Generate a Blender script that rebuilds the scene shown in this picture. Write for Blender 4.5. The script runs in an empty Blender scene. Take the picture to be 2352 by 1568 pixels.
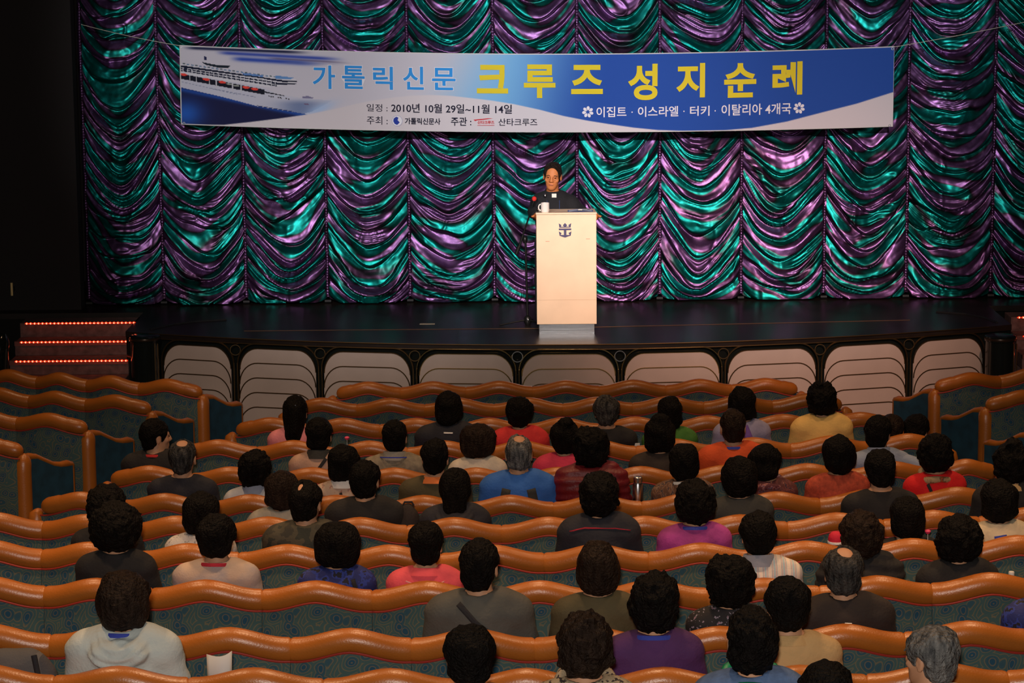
import bpy, bmesh, math, random
import numpy as np
from mathutils import Vector, Matrix, noise as mnoise
random.seed(7)
SC = bpy.context.scene
COL = SC.collection
PI = math.pi
# ------------------------------------------------------------------ camera
F = 5800.0; W2, H2 = 1176.0, 784.0
TH = math.radians(9.5); RO = math.radians(0.5)
CAMZ = 4.48
CT, ST = math.cos(TH), math.sin(TH)
FWD = np.array([0, CT, -ST]); U0 = np.array([0, ST, CT]); R0 = np.array([1., 0, 0])
RGT = math.cos(RO)*R0 - math.sin(RO)*U0
UPV = math.sin(RO)*R0 + math.cos(RO)*U0
CAM = np.array([0, 0, CAMZ])
cd = bpy.data.cameras.new('camera'); cam = bpy.data.objects.new('camera', cd); COL.objects.link(cam)
cd.sensor_width = 36; cd.lens = F/2352*36; cd.clip_end = 200
M = Matrix(((RGT[0], UPV[0], -FWD[0]), (RGT[1], UPV[1], -FWD[1]), (RGT[2], UPV[2], -FWD[2])))
cam.matrix_world = Matrix.Translation(CAM) @ M.to_4x4()
SC.camera = cam
# ------------------------------------------------------------------ world and light
wd = bpy.data.worlds.new('world'); SC.world = wd; wd.use_nodes = True
wd.node_tree.nodes['Background'].inputs[0].default_value = (0.6, 0.7, 1, 1)
wd.node_tree.nodes['Background'].inputs[1].default_value = 0.012
SC.view_settings.view_transform = 'Standard'; SC.view_settings.look = 'None'
SC.view_settings.exposure = 0.0; SC.view_settings.gamma = 1; SC.view_settings.use_curve_mapping = False

def light(name, kind, loc, aim, power, color, size=0.3, angle=60, blend=0.6):
    d = bpy.data.lights.new(name, kind); d.energy = power; d.color = color
    if kind == 'AREA': d.size = size
    elif kind == 'SPOT': d.spot_size = math.radians(angle); d.spot_blend = blend; d.shadow_soft_size = size
    else: d.shadow_soft_size = size
    o = bpy.data.objects.new(name, d); COL.objects.link(o); o.location = loc
    o.rotation_euler = (Vector(aim)-Vector(loc)).to_track_quat('-Z', 'Y').to_euler()
    return o
WARM = (1.0, 0.72, 0.42); FLASH = (1.0, 0.9, 0.8)
light('camera_flash', 'SPOT', (-0.05, -0.1, 4.68), (0.3, 20, 1.6), 1850, FLASH, 0.07, 46, 0.3)
for i, (x, y) in enumerate([(-3.6, 11.0), (0, 11.0), (3.6, 11.0), (-3.6, 14.6), (0, 14.6), (3.6, 14.6), (-3.6, 18.2), (0, 18.2), (3.6, 18.2)]):
    light('ceiling_downlight', 'SPOT', (x, y, 7.2), (x, y-1.0, 0), (520 if y < 14 else 380) if y < 16 else 240, (1.0, 0.60, 0.32), 0.25, 88, 0.8)
light('front_of_house_spot', 'SPOT', (-3.0, 7.0, 7.3), (-0.9, 23.8, 3.2), 5600, (1.0, 0.95, 0.96), 0.15, 24, 0.75)
light('front_of_house_spot', 'SPOT', (3.2, 7.0, 7.3), (2.0, 23.8, 3.2), 5600, (1.0, 0.95, 0.96), 0.15, 24, 0.75)
light('stage_spot_podium', 'SPOT', (0.9, 9.0, 7.2), (0.48, 22.0, 1.35), 4700, (1.0, 0.77, 0.60), 0.10, 6.5, 0.8)
light('stage_wash_warm', 'SPOT', (3.0, 10.0, 7.2), (2.3, 23.0, 1.0), 3800, (1.0, 0.56, 0.42), 0.2, 22, 0.95)
light('stage_wash_left', 'SPOT', (-3.0, 10.0, 7.2), (-1.6, 22.5, 0.9), 1100, (1.0, 0.75, 0.62), 0.2, 22, 0.95)

def ray(px, py):
    d = FWD + RGT*((px-W2)/F) - UPV*((py-H2)/F)
    return d
def at_y(px, py, Y):
    d = ray(px, py); return CAM + d*(Y/d[1])
def at_z(px, py, Z):
    d = ray(px, py); return CAM + d*((Z-CAMZ)/d[2])
def proj(p):
    v = np.asarray(p, float)-CAM; z = v@FWD
    return W2+F*(v@RGT)/z, H2-F*(v@UPV)/z, z
# ------------------------------------------------------------------ object helpers
def tag(o, label=None, cat=None, group=None, kind=None):
    if label: o['label'] = label
    if cat: o['category'] = cat
    if group: o['group'] = group
    if kind: o['kind'] = kind
    return o
def link(name, me, parent=None, mat=None, loc=None, rot=None):
    o = bpy.data.objects.new(name, me); COL.objects.link(o)
    if parent: o.parent = parent
    if loc is not None: o.location = loc
    if rot is not None: o.rotation_euler = rot
    if mat and me is not None:
        if len(me.materials) == 0: me.materials.append(mat)
        if me.materials[0] != mat:
            o.material_slots[0].link = 'OBJECT'; o.material_slots[0].material = mat
    return o
def empty(name, loc=(0, 0, 0), rz=0, label=None, cat=None, group=None):
    o = link(name, None, None, None, loc, (0, 0, rz)); o.empty_display_size = 0.1
    return tag(o, label, cat, group)
def mesh(name, V, Fc, smooth=False):
    me = bpy.data.meshes.new(name); me.from_pydata([tuple(map(float, v)) for v in V], [], [tuple(f) for f in Fc]); 
    if smooth: me.shade_smooth()
    me.update(); return me
def mesh_np(name, V, Q, smooth=True):
    me = bpy.data.meshes.new(name); n = len(Q)
    me.vertices.add(len(V)); me.vertices.foreach_set('co', np.asarray(V, np.float32).ravel())
    me.loops.add(4*n); me.loops.foreach_set('vertex_index', np.asarray(Q, np.int32).ravel())
    me.polygons.add(n); me.polygons.foreach_set('loop_start', np.arange(0, 4*n, 4, dtype=np.int32))
    me.update(calc_edges=True)
    if smooth: me.shade_smooth()
    return me
class MB:
    def __init__(s): s.V = []; s.F = []
    def add(s, V, Fc):
        b = len(s.V); s.V += [tuple(v) for v in V]; s.F += [tuple(b+i for i in f) for f in Fc]; return s
    def box(s, x0, x1, y0, y1, z0, z1):
        return s.add([(x0,y0,z0),(x1,y0,z0),(x1,y1,z0),(x0,y1,z0),(x0,y0,z1),(x1,y0,z1),(x1,y1,z1),(x0,y1,z1)],
                     [(0,3,2,1),(4,5,6,7),(0,1,5,4),(1,2,6,5),(2,3,7,6),(3,0,4,7)])
    def tube(s, pts, r, n=10, caps=True, flat=1.0):
        pts = [Vector(p) for p in pts]; m = len(pts)
        rs = r if isinstance(r, (list, tuple)) else [r]*m
        V = []; up = None
        for i, p in enumerate(pts):
            t = (pts[min(i+1, m-1)]-pts[max(i-1, 0)])
            if t.length < 1e-9: t = Vector((0, 0, 1))
            t.normalize()
            if up is None:
                a = Vector((0, 0, 1)) if abs(t.z) < .9 else Vector((0, 1, 0))
            else: a = up
            sd = t.cross(a)
            if sd.length < 1e-6: sd = t.cross(Vector((1, 0, 0)))
            sd.normalize(); up = sd.cross(t).normalized()
            for k in range(n):
                an = 2*PI*k/n; V.append(p+sd*math.cos(an)*rs[i]+up*math.sin(an)*rs[i]*flat)
        Fc = []
        for i in range(m-1):
            for k in range(n):
                a = i*n+k; b = i*n+(k+1) % n; Fc.append((a, b, b+n, a+n))
        if caps: Fc.append(tuple(range(n-1, -1, -1))); Fc.append(tuple((m-1)*n+k for k in range(n)))
        return s.add(V, Fc)
    def lathe(s, prof, n=24, c=(0, 0, 0)):
        V = [(c[0]+r*math.cos(2*PI*k/n), c[1]+r*math.sin(2*PI*k/n), c[2]+z) for r, z in prof for k in range(n)]
        Fc = [(i*n+k, i*n+(k+1) % n, (i+1)*n+(k+1) % n, (i+1)*n+k) for i in range(len(prof)-1) for k in range(n)]
        Fc.append(tuple(range(n-1, -1, -1))); Fc.append(tuple((len(prof)-1)*n+k for k in range(n)))
        return s.add(V, Fc)
    def prism(s, poly, y0, y1):      # poly in x,z ; extruded along y
        n = len(poly)
        V = [(x, y0, z) for x, z in poly]+[(x, y1, z) for x, z in poly]
        Fc = [tuple(range(n)), tuple(range(2*n-1, n-1, -1))]+[(i, i+n, (i+1) % n+n, (i+1) % n) for i in range(n)]
        return s.add(V, Fc)
    def mesh(s, name, smooth=False, bevel=0, seg=2, fix=True):
        me = mesh(name, s.V, s.F, smooth)
        bm = bmesh.new(); bm.from_mesh(me)
        if fix: bmesh.ops.recalc_face_normals(bm, faces=bm.faces)
        if bevel: bmesh.ops.bevel(bm, geom=[e for e in bm.edges], offset=bevel, segments=seg, affect='EDGES', profile=.5, clamp_overlap=True)
        bm.to_mesh(me); bm.free()
        if smooth:
            me.shade_smooth()
            if hasattr(me, 'set_sharp_from_angle'): me.set_sharp_from_angle(angle=math.radians(50))
        return me
# ------------------------------------------------------------------ materials
def mat(name, color, rough=.6, metal=0., bump=0, bscale=40, var=0, vscale=6, spec=.5, emit=None, estr=0, coat=0, sheen=0):
    m = bpy.data.materials.new(name); m.use_nodes = True; nt = m.node_tree; b = nt.nodes['Principled BSDF']
    b.inputs['Base Color'].default_value = (*color, 1); b.inputs['Roughness'].default_value = rough
    b.inputs['Metallic'].default_value = metal; b.inputs['Specular IOR Level'].default_value = spec
    if coat: b.inputs['Coat Weight'].default_value = coat; b.inputs['Coat Roughness'].default_value = .15
    if sheen: b.inputs['Sheen Weight'].default_value = sheen
    tc = nt.nodes.new('ShaderNodeTexCoord')
    if emit: b.inputs['Emission Color'].default_value = (*emit, 1); b.inputs['Emission Strength'].default_value = estr
    if bump:
        n = nt.nodes.new('ShaderNodeTexNoise'); n.inputs['Scale'].default_value = bscale; n.inputs['Detail'].default_value = 4
        nt.links.new(tc.outputs['Object'], n.inputs['Vector'])
        bp = nt.nodes.new('ShaderNodeBump'); bp.inputs['Strength'].default_value = bump; bp.inputs['Distance'].default_value = .01
        nt.links.new(n.outputs['Fac'], bp.inputs['Height']); nt.links.new(bp.outputs['Normal'], b.inputs['Normal'])
    if var:
        n = nt.nodes.new('ShaderNodeTexNoise'); n.inputs['Scale'].default_value = vscale; n.inputs['Detail'].default_value = 5
        nt.links.new(tc.outputs['Object'], n.inputs['Vector'])
        r = nt.nodes.new('ShaderNodeValToRGB'); r.color_ramp.elements[0].position = .3; r.color_ramp.elements[1].position = .7
        r.color_ramp.elements[0].color = (*[c*(1-var) for c in color], 1); r.color_ramp.elements[1].color = (*[min(1, c*(1+var)) for c in color], 1)
        nt.links.new(n.outputs['Fac'], r.inputs['Fac']); nt.links.new(r.outputs['Color'], b.inputs['Base Color'])
    return m
def pattern(name, stops, kind='noise', scale=20, rough=.8, vec=(1, 1, 1), distort=0, const=True):
    m = mat(name, stops[0][1], rough, bump=.25, bscale=90); nt = m.node_tree; b = nt.nodes['Principled BSDF']
    tc = nt.nodes['Texture Coordinate']; mp = nt.nodes.new('ShaderNodeMapping'); mp.inputs['Scale'].default_value = vec
    nt.links.new(tc.outputs['Object'], mp.inputs['Vector'])
    if kind == 'noise':
        t = nt.nodes.new('ShaderNodeTexNoise'); t.inputs['Scale'].default_value = scale; t.inputs['Detail'].default_value = 3; out = t.outputs['Fac']
        t.inputs['Distortion'].default_value = distort
    elif kind == 'wave':
        t = nt.nodes.new('ShaderNodeTexWave'); t.inputs['Scale'].default_value = scale; t.inputs['Distortion'].default_value = distort; out = t.outputs['Fac']
    else:
        t = nt.nodes.new('ShaderNodeTexVoronoi'); t.inputs['Scale'].default_value = scale; out = t.outputs['Distance']
    nt.links.new(mp.outputs['Vector'], t.inputs['Vector'])
    r = nt.nodes.new('ShaderNodeValToRGB'); cr = r.color_ramp
    if const: cr.interpolation = 'CONSTANT'
    cr.elements[0].position = stops[0][0]; cr.elements[0].color = (*stops[0][1], 1)
    cr.elements[1].position = stops[1][0]; cr.elements[1].color = (*stops[1][1], 1)
    for p, c in stops[2:]:
        e = cr.elements.new(p); e.color = (*c, 1)
    nt.links.new(out, r.inputs['Fac']); nt.links.new(r.outputs['Color'], b.inputs['Base Color'])
    return m
LEATHER = mat('tan_leather', (.42, .125, .017), .34, bump=.12, bscale=120, var=.12, vscale=5, spec=.6)
PIPING = mat('red_piping', (.36, .03, .02), .5)
BLACK = mat('black_paint', (.006, .006, .007), .6)
GLOSS = mat('stage_black_gloss', (.016, .011, .009), .30, var=.5, vscale=2.5, bump=.03, bscale=14, spec=.5)
LACQ = mat('black_lacquer', (.008, .010, .009), .12, spec=.6)
BRASS = mat('lit_brass_trim', (.62, .46, .20), .22, 1.0)
DBRASS = mat('dark_and_shaded_brass', (.16, .10, .045), .35, .9)  # dark brass parts, also the shaded tone of the outer bay trims
CREAM = mat('cream_panel', (.47, .375, .32), .65, var=.07, vscale=3, bump=.05, bscale=60)
CARPET = mat('dark_carpet', (.05, .035, .04), .95, var=.4, vscale=14)
RISER = mat('step_carpet', (.16, .085, .075), .95, var=.35, vscale=18)
WALL = mat('dark_wall', (.012, .009, .009), .85)
WHITE = mat('white_paper', (.62, .60, .57), .7)
METAL = mat('brushed_metal', (.55, .56, .58), .28, 1.0)
BMETAL = mat('black_metal', (.02, .02, .02), .35, .6)
def teal_fabric(name='teal_scroll_fabric', k=1.0, scroll=1.0):
    m = mat(name, (.03, .075, .075), .9); nt = m.node_tree; b = nt.nodes['Principled BSDF']
    N = nt.nodes.new; L = nt.links.new; tc = nt.nodes['Texture Coordinate']
    nz = N('ShaderNodeTexNoise'); nz.inputs['Scale'].default_value = 9; nz.inputs['Detail'].default_value = 1
    L(tc.outputs['Object'], nz.inputs['Vector'])
    mx = N('ShaderNodeMix'); mx.data_type = 'VECTOR'; mx.inputs[0].default_value = .06
    L(tc.outputs['Object'], mx.inputs[4]); L(nz.outputs['Color'], mx.inputs[5])
    vo = N('ShaderNodeTexVoronoi'); vo.inputs['Scale'].default_value = 15; vo.inputs['Randomness'].default_value = .75
    L(mx.outputs[1], vo.inputs['Vector'])
    mu = N('ShaderNodeMath'); mu.operation = 'MULTIPLY'; mu.inputs[1].default_value = 34; L(vo.outputs['Distance'], mu.inputs[0])
    sn = N('ShaderNodeMath'); sn.operation = 'SINE'; L(mu.outputs[0], sn.inputs[0])
    r = N('ShaderNodeValToRGB'); r.color_ramp.elements[0].position = .45; r.color_ramp.elements[1].position = .95
    r.color_ramp.elements[0].color = (0, 0, 0, 1); r.color_ramp.elements[1].color = (.55*scroll,)*3+(1,)
    L(sn.outputs[0], r.inputs['Fac'])
    rc = N('ShaderNodeValToRGB'); L(vo.outputs['Distance'], rc.inputs['Fac'])
    rc.color_ramp.elements[0].position = .2; rc.color_ramp.elements[1].position = .5
    rc.color_ramp.elements[0].color = (.012*k, .055*k, .095*k, 1); rc.color_ramp.elements[1].color = (.045*k, .085*k, .082*k, 1)
    m2 = N('ShaderNodeMix'); m2.data_type = 'RGBA'; L(r.outputs['Color'], m2.inputs[0]); L(rc.outputs['Color'], m2.inputs[6])
    m2.inputs[7].default_value = (.20*k, .13*k, .055*k, 1); L(m2.outputs[2], b.inputs['Base Color'])
    return m
TEAL = teal_fabric(k=1.2); TEALP = mat('plain_teal_velvet', (.008, .05, .085), .85, var=.3, vscale=12)

ORD = ['first', 'second', 'third', 'fourth', 'fifth', 'sixth', 'seventh', 'eighth', 'ninth', 'tenth', 'eleventh', 'twelfth', 'thirteenth', 'fourteenth']
# ------------------------------------------------------------------ row geometry
ROWY = [873, 912, 958, 1010, 1072, 1135, 1186, 1249, 1332, 1441, 1533]
TOPH = 0.94
RZC = [19.76-1.009*i for i in range(13)]
ROWS = []
for i in range(13):
    zc = RZC[i]
    if i < 11:
        yc = (ROWY[i]-784)/F*zc; Y = zc*CT-yc*ST; zt = CAMZ-zc*ST-yc*CT
    else:
        Y = ROWS[-1][0]-1.0; zt = ROWS[-1][1]+.11
    ROWS.append((Y, zt))
def row_R(i): return 60. if i == 0 else 23.
X0 = .35
def row_y(i, x): return ROWS[i][0]+(x-X0)**2/(2*row_R(i))
def row_x(i, px):      # world x of a pixel column on the row's roll
    x = 0.
    for _ in range(6):
        y = row_y(i, x); p = proj((x, y, ROWS[i][1]-.05)); x += (px-p[0])*p[2]/F
    return x
def floor_z(y):
    ys = [r[0] for r in ROWS]; zs = [r[1]-TOPH for r in ROWS]
    if y >= ys[0]: return 0.0
    for i in range(len(ys)-1):
        if y >= ys[i+1]:
            t = (ys[i]-y)/(ys[i]-ys[i+1]); return zs[i]*(1-t)+zs[i+1]*t
    return zs[-1]+(ys[-1]-y)*.12
# ------------------------------------------------------------------ setting
V = []; Fc = []
ys = [26, 21.5]+[r[0]+.1 for r in ROWS]+[4, 0, -4]
for y in ys: V += [(-9, y, floor_z(y)), (9.5, y, floor_z(y))]
for i in range(len(ys)-1): Fc.append((2*i, 2*i+2, 2*i+3, 2*i+1))
tag(link('floor', mesh('floor', V, Fc), None, CARPET), kind='structure')
YC = 23.85                                  # curtain plane
for nm, b in [('ceiling', (-9, 9.5, -4, 26, 8.0, 8.2)), ('wall_left', (-9.2, -9, -4, 26, 0, 8)), ('wall_right', (9.5, 9.7, -4, 26, 0, 8)),
              ('wall_back', (-9, 9.5, 25.5, 25.7, 0, 8)), ('wall_stage_left', (-9, -4.06, 23.55, 23.75, .88, 8.0)),
              ('wall_stage_right', (6.6, 9.5, 23.55, 23.75, .88, 8.0)), ('wall_stage_header', (-4.06, 6.6, 23.45, 23.6, 4.35, 8.0))]:
    tag(link(nm, MB().box(*b).mesh(nm), None, WALL), kind='structure')
# stage platform with curved front edge
SX0 = .55; SY0 = at_z(1316, 789, .88)[1]; SR = 9.0; SZ = .88
def sfront(x): return SY0+(x-SX0)**2/(2*SR)
XL = at_z(335, 772, .88)[0]; XR = at_z(2290, 765, .88)[0]
pts = [(x, sfront(x)) for x in np.linspace(XL, XR, 41)]
poly = [(-9, sfront(XL)+1.2), (XL-.22, sfront(XL)+1.2), (XL-.22, sfront(XL)+.1)]+pts+[(XR+.22, sfront(XR)+.1), (XR+.22, sfront(XR)+1.2), (9.5, sfront(XR)+1.2), (9.5, 25.5), (-9, 25.5)]
n = len(poly)
def slab(z0, z1, off=0):
    q = [(x, y-off, z) for z in (z0, z1) for x, y in poly]
    return [q, [tuple(range(n-1, -1, -1)), tuple(range(n, 2*n))]+[(i, (i+1) % n, (i+1) % n+n, i+n) for i in range(n)]]
st = tag(link('floor_stage', MB().add(*slab(0, SZ-.05)).mesh('stage_body'), None, LACQ), kind='structure')
tp = MB().add(*slab(SZ-.05, SZ, .03)).mesh('stage_top', bevel=0); link('stage_top', tp, st, GLOSS)
link('edge_trim', MB().tube([(x, sfront(x)-.036, SZ-.004) for x in np.linspace(XL, XR, 41)], .006, 6).mesh('edge_trim', True), st, DBRASS)
link('edge_trim', MB().tube([(x, sfront(x)-.036, SZ-.046) for x in np.linspace(XL, XR, 41)], .004, 6).mesh('edge_trim', True), st, DBRASS)
# seams and a tape mark on the stage floor
link('floor_seam', MB().tube([at_z(x, y, SZ+.001) for x, y in ((560, 760), (1240, 754), (1370, 751), (2090, 735))], .004, 4).mesh('seam'), st, mat('seam', (.10, .05, .03), .6))
a = at_z(964, 744, SZ); b = at_z(999, 743, SZ)
link('tape_mark', MB().box(a[0], b[0], a[1]-.02, a[1]+.02, SZ, SZ+.003).mesh('tape'), st, mat('tape', (.45, .36, .25), .8))
# curved inlay lines at both stage ends
for s, q in ((0, ((345, 757), (400, 745), (450, 739), (520, 735))), (1, ((2290, 741), (2262, 730), (2220, 722), (2150, 717)))):
    link('floor_groove', MB().tube([at_z(x, y, SZ+.001) for x, y in q], .012, 4).mesh('groove'), st, BLACK)

# nine panels under the stage
BAYS = [(371, 538), (545, 733), (738, 950), (956, 1186), (1191, 1421), (1427, 1659), (1664, 1880), (1886, 2084), (2090, 2262)]
posn = ['leftmost', 'second from left', 'third from left', 'fourth from left', 'middle', 'fourth from right', 'third from right', 'second from right', 'rightmost']
def xs_at(px):
    x = 0.
    for _ in range(8):
        p = proj((x, sfront(x)-.03, .7)); x += (px-p[0])*p[2]/F
    return x
def arch(hw, zt, r=.19, rx=.17):
    p = [(-hw, 0.02), (-hw, zt-r)]
    for k in range(1, 10):
        a = PI/2*k/9; p.append((-hw+rx-rx*math.cos(a), zt-r+r*math.sin(a)))
    return p+[(-x, z) for x, z in p[::-1]]
bayx = []
for i, (a, b) in enumerate(BAYS):
    xa, xb = xs_at(a), xs_at(b); ya, yb = sfront(xa), sfront(xb); bayx.append((xa, ya, xb, yb))
    hw = math.hypot(xb-xa, yb-ya)/2; rz = math.atan2(yb-ya, xb-xa)
    t = empty('stage_front_panel', ((xa+xb)/2, (ya+yb)/2-.035, 0), rz,
              'cream scalloped panel with stepped brass-edged plates under the stage, %s of nine' % posn[i], 'panel', 'scalloped panels along the stage front')
    lit = 3 <= i <= 5  # middle bays get brighter brass: light painted into the trim colour
    pts = [(x, -.002, z) for x, z in arch(hw-.004, .835)]
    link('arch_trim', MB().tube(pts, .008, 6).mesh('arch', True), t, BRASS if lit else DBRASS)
    for k in range(6):
        zt = .795-.128*k; pl = arch(hw-.028, zt)
        y0 = -.010-.011*k
        link('plate', MB().prism(pl, y0, y0+.009).mesh('plate'), t, CREAM)
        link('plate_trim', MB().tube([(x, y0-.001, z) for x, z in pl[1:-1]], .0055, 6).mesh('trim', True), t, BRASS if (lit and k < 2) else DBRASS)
for i in range(8):
    x = (bayx[i][2]+bayx[i+1][0])/2; y = sfront(x)-.05
    link('front_post', MB().tube([(x, y, 0), (x, y, .62)], .010, 8).mesh('post', True), st, LACQ)
    for s in (-1, 1): link('post_bead', MB().tube([(x+s*.014, y, 0), (x+s*.014, y, .66)], .004, 6).mesh('bead', True), st, DBRASS)
    c = [(x+.045*math.cos(2*PI*k/24), y+.006, .775+.045*math.sin(2*PI*k/24)) for k in range(25)]
    link('ring_ornament', MB().tube(c, .005, 6, False).mesh('ring', True), st, METAL if i in (3, 4) else DBRASS)  # rings beside the middle bay in brighter metal, light put into their colour
# drums and end steps
def drum(px, label):
    p = at_z(px, 770, SZ)
    o = empty('stage_end_drum', (p[0], p[1], 0), 0, label, 'column', 'dark round columns at the stage ends')
    link('column_body', MB().lathe([(.125, 0), (.125, SZ-.05), (.135, SZ-.045), (.135, SZ-.005), (.125, SZ)], 28).mesh('drum', True), o, LACQ)
    link('rim_band', MB().lathe([(.137, SZ-.035), (.139, SZ-.025), (.137, SZ-.015)], 28).mesh('band', True), o, mat('smoked_band', (.05, .03, .02), .3, .6))
    for dx in (.10, .125): link('edge_bead', MB().tube([(dx, -.09, 0), (dx, -.09, SZ-.06)], .005, 6).mesh('bead', True), o, DBRASS)
drum(332, 'dark round glossy column at the left end of the stage beside lit steps')
drum(2298, 'dark round glossy column at the right end of the stage')
REDL = mat('red_led', (.9, .1, .03), .5, emit=(1, .05, .015), estr=2.2)
HOT = mat('led_core', (1, .6, .3), .5, emit=(1, .32, .14), estr=9)
def steps(pa, pb, yy, label, side):
    P = [(at_z(pa, y0, z), at_z(pb, y1, z)) for (y0, y1, z) in yy]
    xa, xb = P[0][0][0], P[0][1][0]
    o = empty('lit_steps', ((xa+xb)/2, P[0][0][1], 0), 0, label, 'steps')
    cx, cy = (xa+xb)/2, P[0][0][1]
    zz = [.88, .752, .624, .496, .368, .24, .11]
    for k, z in enumerate(zz):
        y = -.27*k
        s = MB().box(xa-cx-.05, xb-cx, y, y+.30, 0 if k == 0 else z-.128, z).mesh('step', bevel=.006)
        link('step', s, o, RISER)
        if k: link('nosing', MB().box(xa-cx-.05, xb-cx, y-.012, y+.03, z-.035, z+.004).mesh('nosing'), o, mat('nosing', (.18, .06, .045), .7))
        if k < 3:
            m1 = MB().box(xa-cx, xb-cx, y-.022, y-.012, z-.008, z+.004)
            link('light_strip', m1.mesh('strip'), o, mat('strip_holder', (.25, .02, .01), .5, emit=(1, .03, .01), estr=.35))
            nb = max(2, int((xb-xa)/.036)); m2 = MB(); m3 = MB()
            for j in range(nb):
                x = xa-cx+(j+.5)*(xb-xa)/nb
                m2.lathe([(.002, -.010), (.011, -.005), (.012, 0), (.011, .005), (.002, .010)], 8, (x, y-.024, z))
                m3.lathe([(.001, -.004), (.005, 0), (.001, .004)], 6, (x, y-.036, z))
            tag(link('led_bulbs', m2.mesh('leds', True), o, REDL), kind='stuff'); tag(link('led_glow_points', m3.mesh('ledc', True), o, HOT), kind='stuff')
    return o
steps(58, 309, [(742, 744, .88)], 'carpeted steps with red light strips at the left end of the stage', 0)
steps(2335, 2560, [(728, 727, .88)], 'carpeted steps with red light strips cut off by the right frame edge', 1)
p = at_z(15, 790, .88)
o = empty('handrail_post', (p[0]-.05, p[1]-.2, 0), 0, 'dark curved newel post beside the left stage steps', 'post')
link('post_body', MB().tube([(0, 0, 0), (0, 0, .7), (.02, 0, .85), (.05, 0, .95), (.06, .02, 1.0)], [.1, .1, .09, .07, .03], 16).mesh('newel', True), o, LACQ)
link('post_base', MB().lathe([(.13, 0), (.13, .05), (.11, .07)], 16).mesh('newelb', True), o, LACQ)
p = at_y(27, 664, 23.5)
o = empty('wall_lamp', tuple(p), 0, 'small brass vertical light fitting on the dark wall at far left', 'lamp')
link('lamp_tube', MB().tube([(0, 0, -.06), (0, 0, .06)], .011, 8).mesh('lt', True), o, mat('dim_brass', (.3, .22, .1), .4, .8, emit=(.8, .5, .2), estr=.05))
link('lamp_bracket', MB().box(-.02, .02, .0, .05, -.02, .02).mesh('lb'), o, BMETAL)
# ------------------------------------------------------------------ numpy noise
def _lat(seed, n=32):
    return np.random.RandomState(seed).rand(n, n, n)
_LATS = {}
def vnoise(x, y, z, seed=0):
    if seed not in _LATS: _LATS[seed] = _lat(seed)
    L = _LATS[seed]; n = 32
    x, y, z = np.broadcast_arrays(np.asarray(x, float), np.asarray(y, float), np.asarray(z, float))
    xi, yi, zi = np.floor(x).astype(int), np.floor(y).astype(int), np.floor(z).astype(int)
    fx, fy, fz = x-xi, y-yi, z-zi
    fx = fx*fx*(3-2*fx); fy = fy*fy*(3-2*fy); fz = fz*fz*(3-2*fz)
    g = lambda a, b, c: L[(xi+a) % n, (yi+b) % n, (zi+c) % n]
    v = ((g(0,0,0)*(1-fx)+g(1,0,0)*fx)*(1-fy)+(g(0,1,0)*(1-fx)+g(1,1,0)*fx)*fy)*(1-fz) \
      + ((g(0,0,1)*(1-fx)+g(1,0,1)*fx)*(1-fy)+(g(0,1,1)*(1-fx)+g(1,1,1)*fx)*fy)*fz
    return v*2-1
def sstep(a, b, x):
    t = np.clip((x-a)/(b-a), 0, 1); return t*t*(3-2*t)
def grid_mesh(name, X, Y, Z, tone=None, cols=None):
    r, c = X.shape; V = np.stack([X, Y, Z], -1).reshape(-1, 3)
    i = np.arange(r*c).reshape(r, c)
    Q = np.stack([i[:-1, :-1], i[:-1, 1:], i[1:, 1:], i[1:, :-1]], -1).reshape(-1, 4)
    me = mesh_np(name, V, Q)
    if tone is not None:
        at = me.attributes.new('tone', 'FLOAT', 'POINT'); at.data.foreach_set('value', tone.ravel().astype(np.float32))
    if cols is not None:
        at = me.attributes.new('print', 'FLOAT_COLOR', 'POINT')
        at.data.foreach_set('color', np.concatenate([cols.reshape(-1, 3), np.ones((r*c, 1))], 1).astype(np.float32).ravel())
    return me
# ------------------------------------------------------------------ curtain
CUR = mat('iridescent_curtain', (.1, .1, .1), .34, .85, spec=.3)
nt = CUR.node_tree; b = nt.nodes['Principled BSDF']
at = nt.nodes.new('ShaderNodeAttribute'); at.attribute_name = 'tone'
r = nt.nodes.new('ShaderNodeValToRGB'); cr = r.color_ramp
cr.elements[0].position = .16; cr.elements[0].color = (.105, .050, .135, 1)
cr.elements[1].position = .86; cr.elements[1].color = (.0, .110, .100, 1)
for p_, c_ in ((.36, (.070, .028, .070)), (.50, (.016, .013, .020)), (.64, (.003, .070, .058))):
    e = cr.elements.new(p_); e.color = (*c_, 1)
nt.links.new(at.outputs['Fac'], r.inputs['Fac'])
nz = nt.nodes.new('ShaderNodeTexNoise'); nz.inputs['Scale'].default_value = 260; nz.inputs['Detail'].default_value = 2
tc = nt.nodes['Texture Coordinate']; nt.links.new(tc.outputs['Object'], nz.inputs['Vector'])
sp = nt.nodes.new('ShaderNodeValToRGB'); sp.color_ramp.elements[0].position = .35; sp.color_ramp.elements[1].position = .75
sp.color_ramp.elements[0].color = (.75, .75, .75, 1); sp.color_ramp.elements[1].color = (1.5, 1.5, 1.5, 1)
nt.links.new(nz.outputs['Fac'], sp.inputs['Fac'])
mx = nt.nodes.new('ShaderNodeMix'); mx.data_type = 'RGBA'; mx.blend_type = 'MULTIPLY'; mx.inputs[0].default_value = 1
nt.links.new(r.outputs['Color'], mx.inputs[6]); nt.links.new(sp.outputs['Color'], mx.inputs[7]); nt.links.new(mx.outputs[2], b.inputs['Base Color'])
PLEATPX = [205, 372, 562, 750, 940, 1135, 1326, 1515, 1702, 1893, 2082, 2278]
PX = [at_y(p, 500, YC)[0] for p in PLEATPX]; PX += [PX[-1]+.79, PX[-1]+1.58]
PX[0] = at_y(192, 300, YC)[0]
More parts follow.
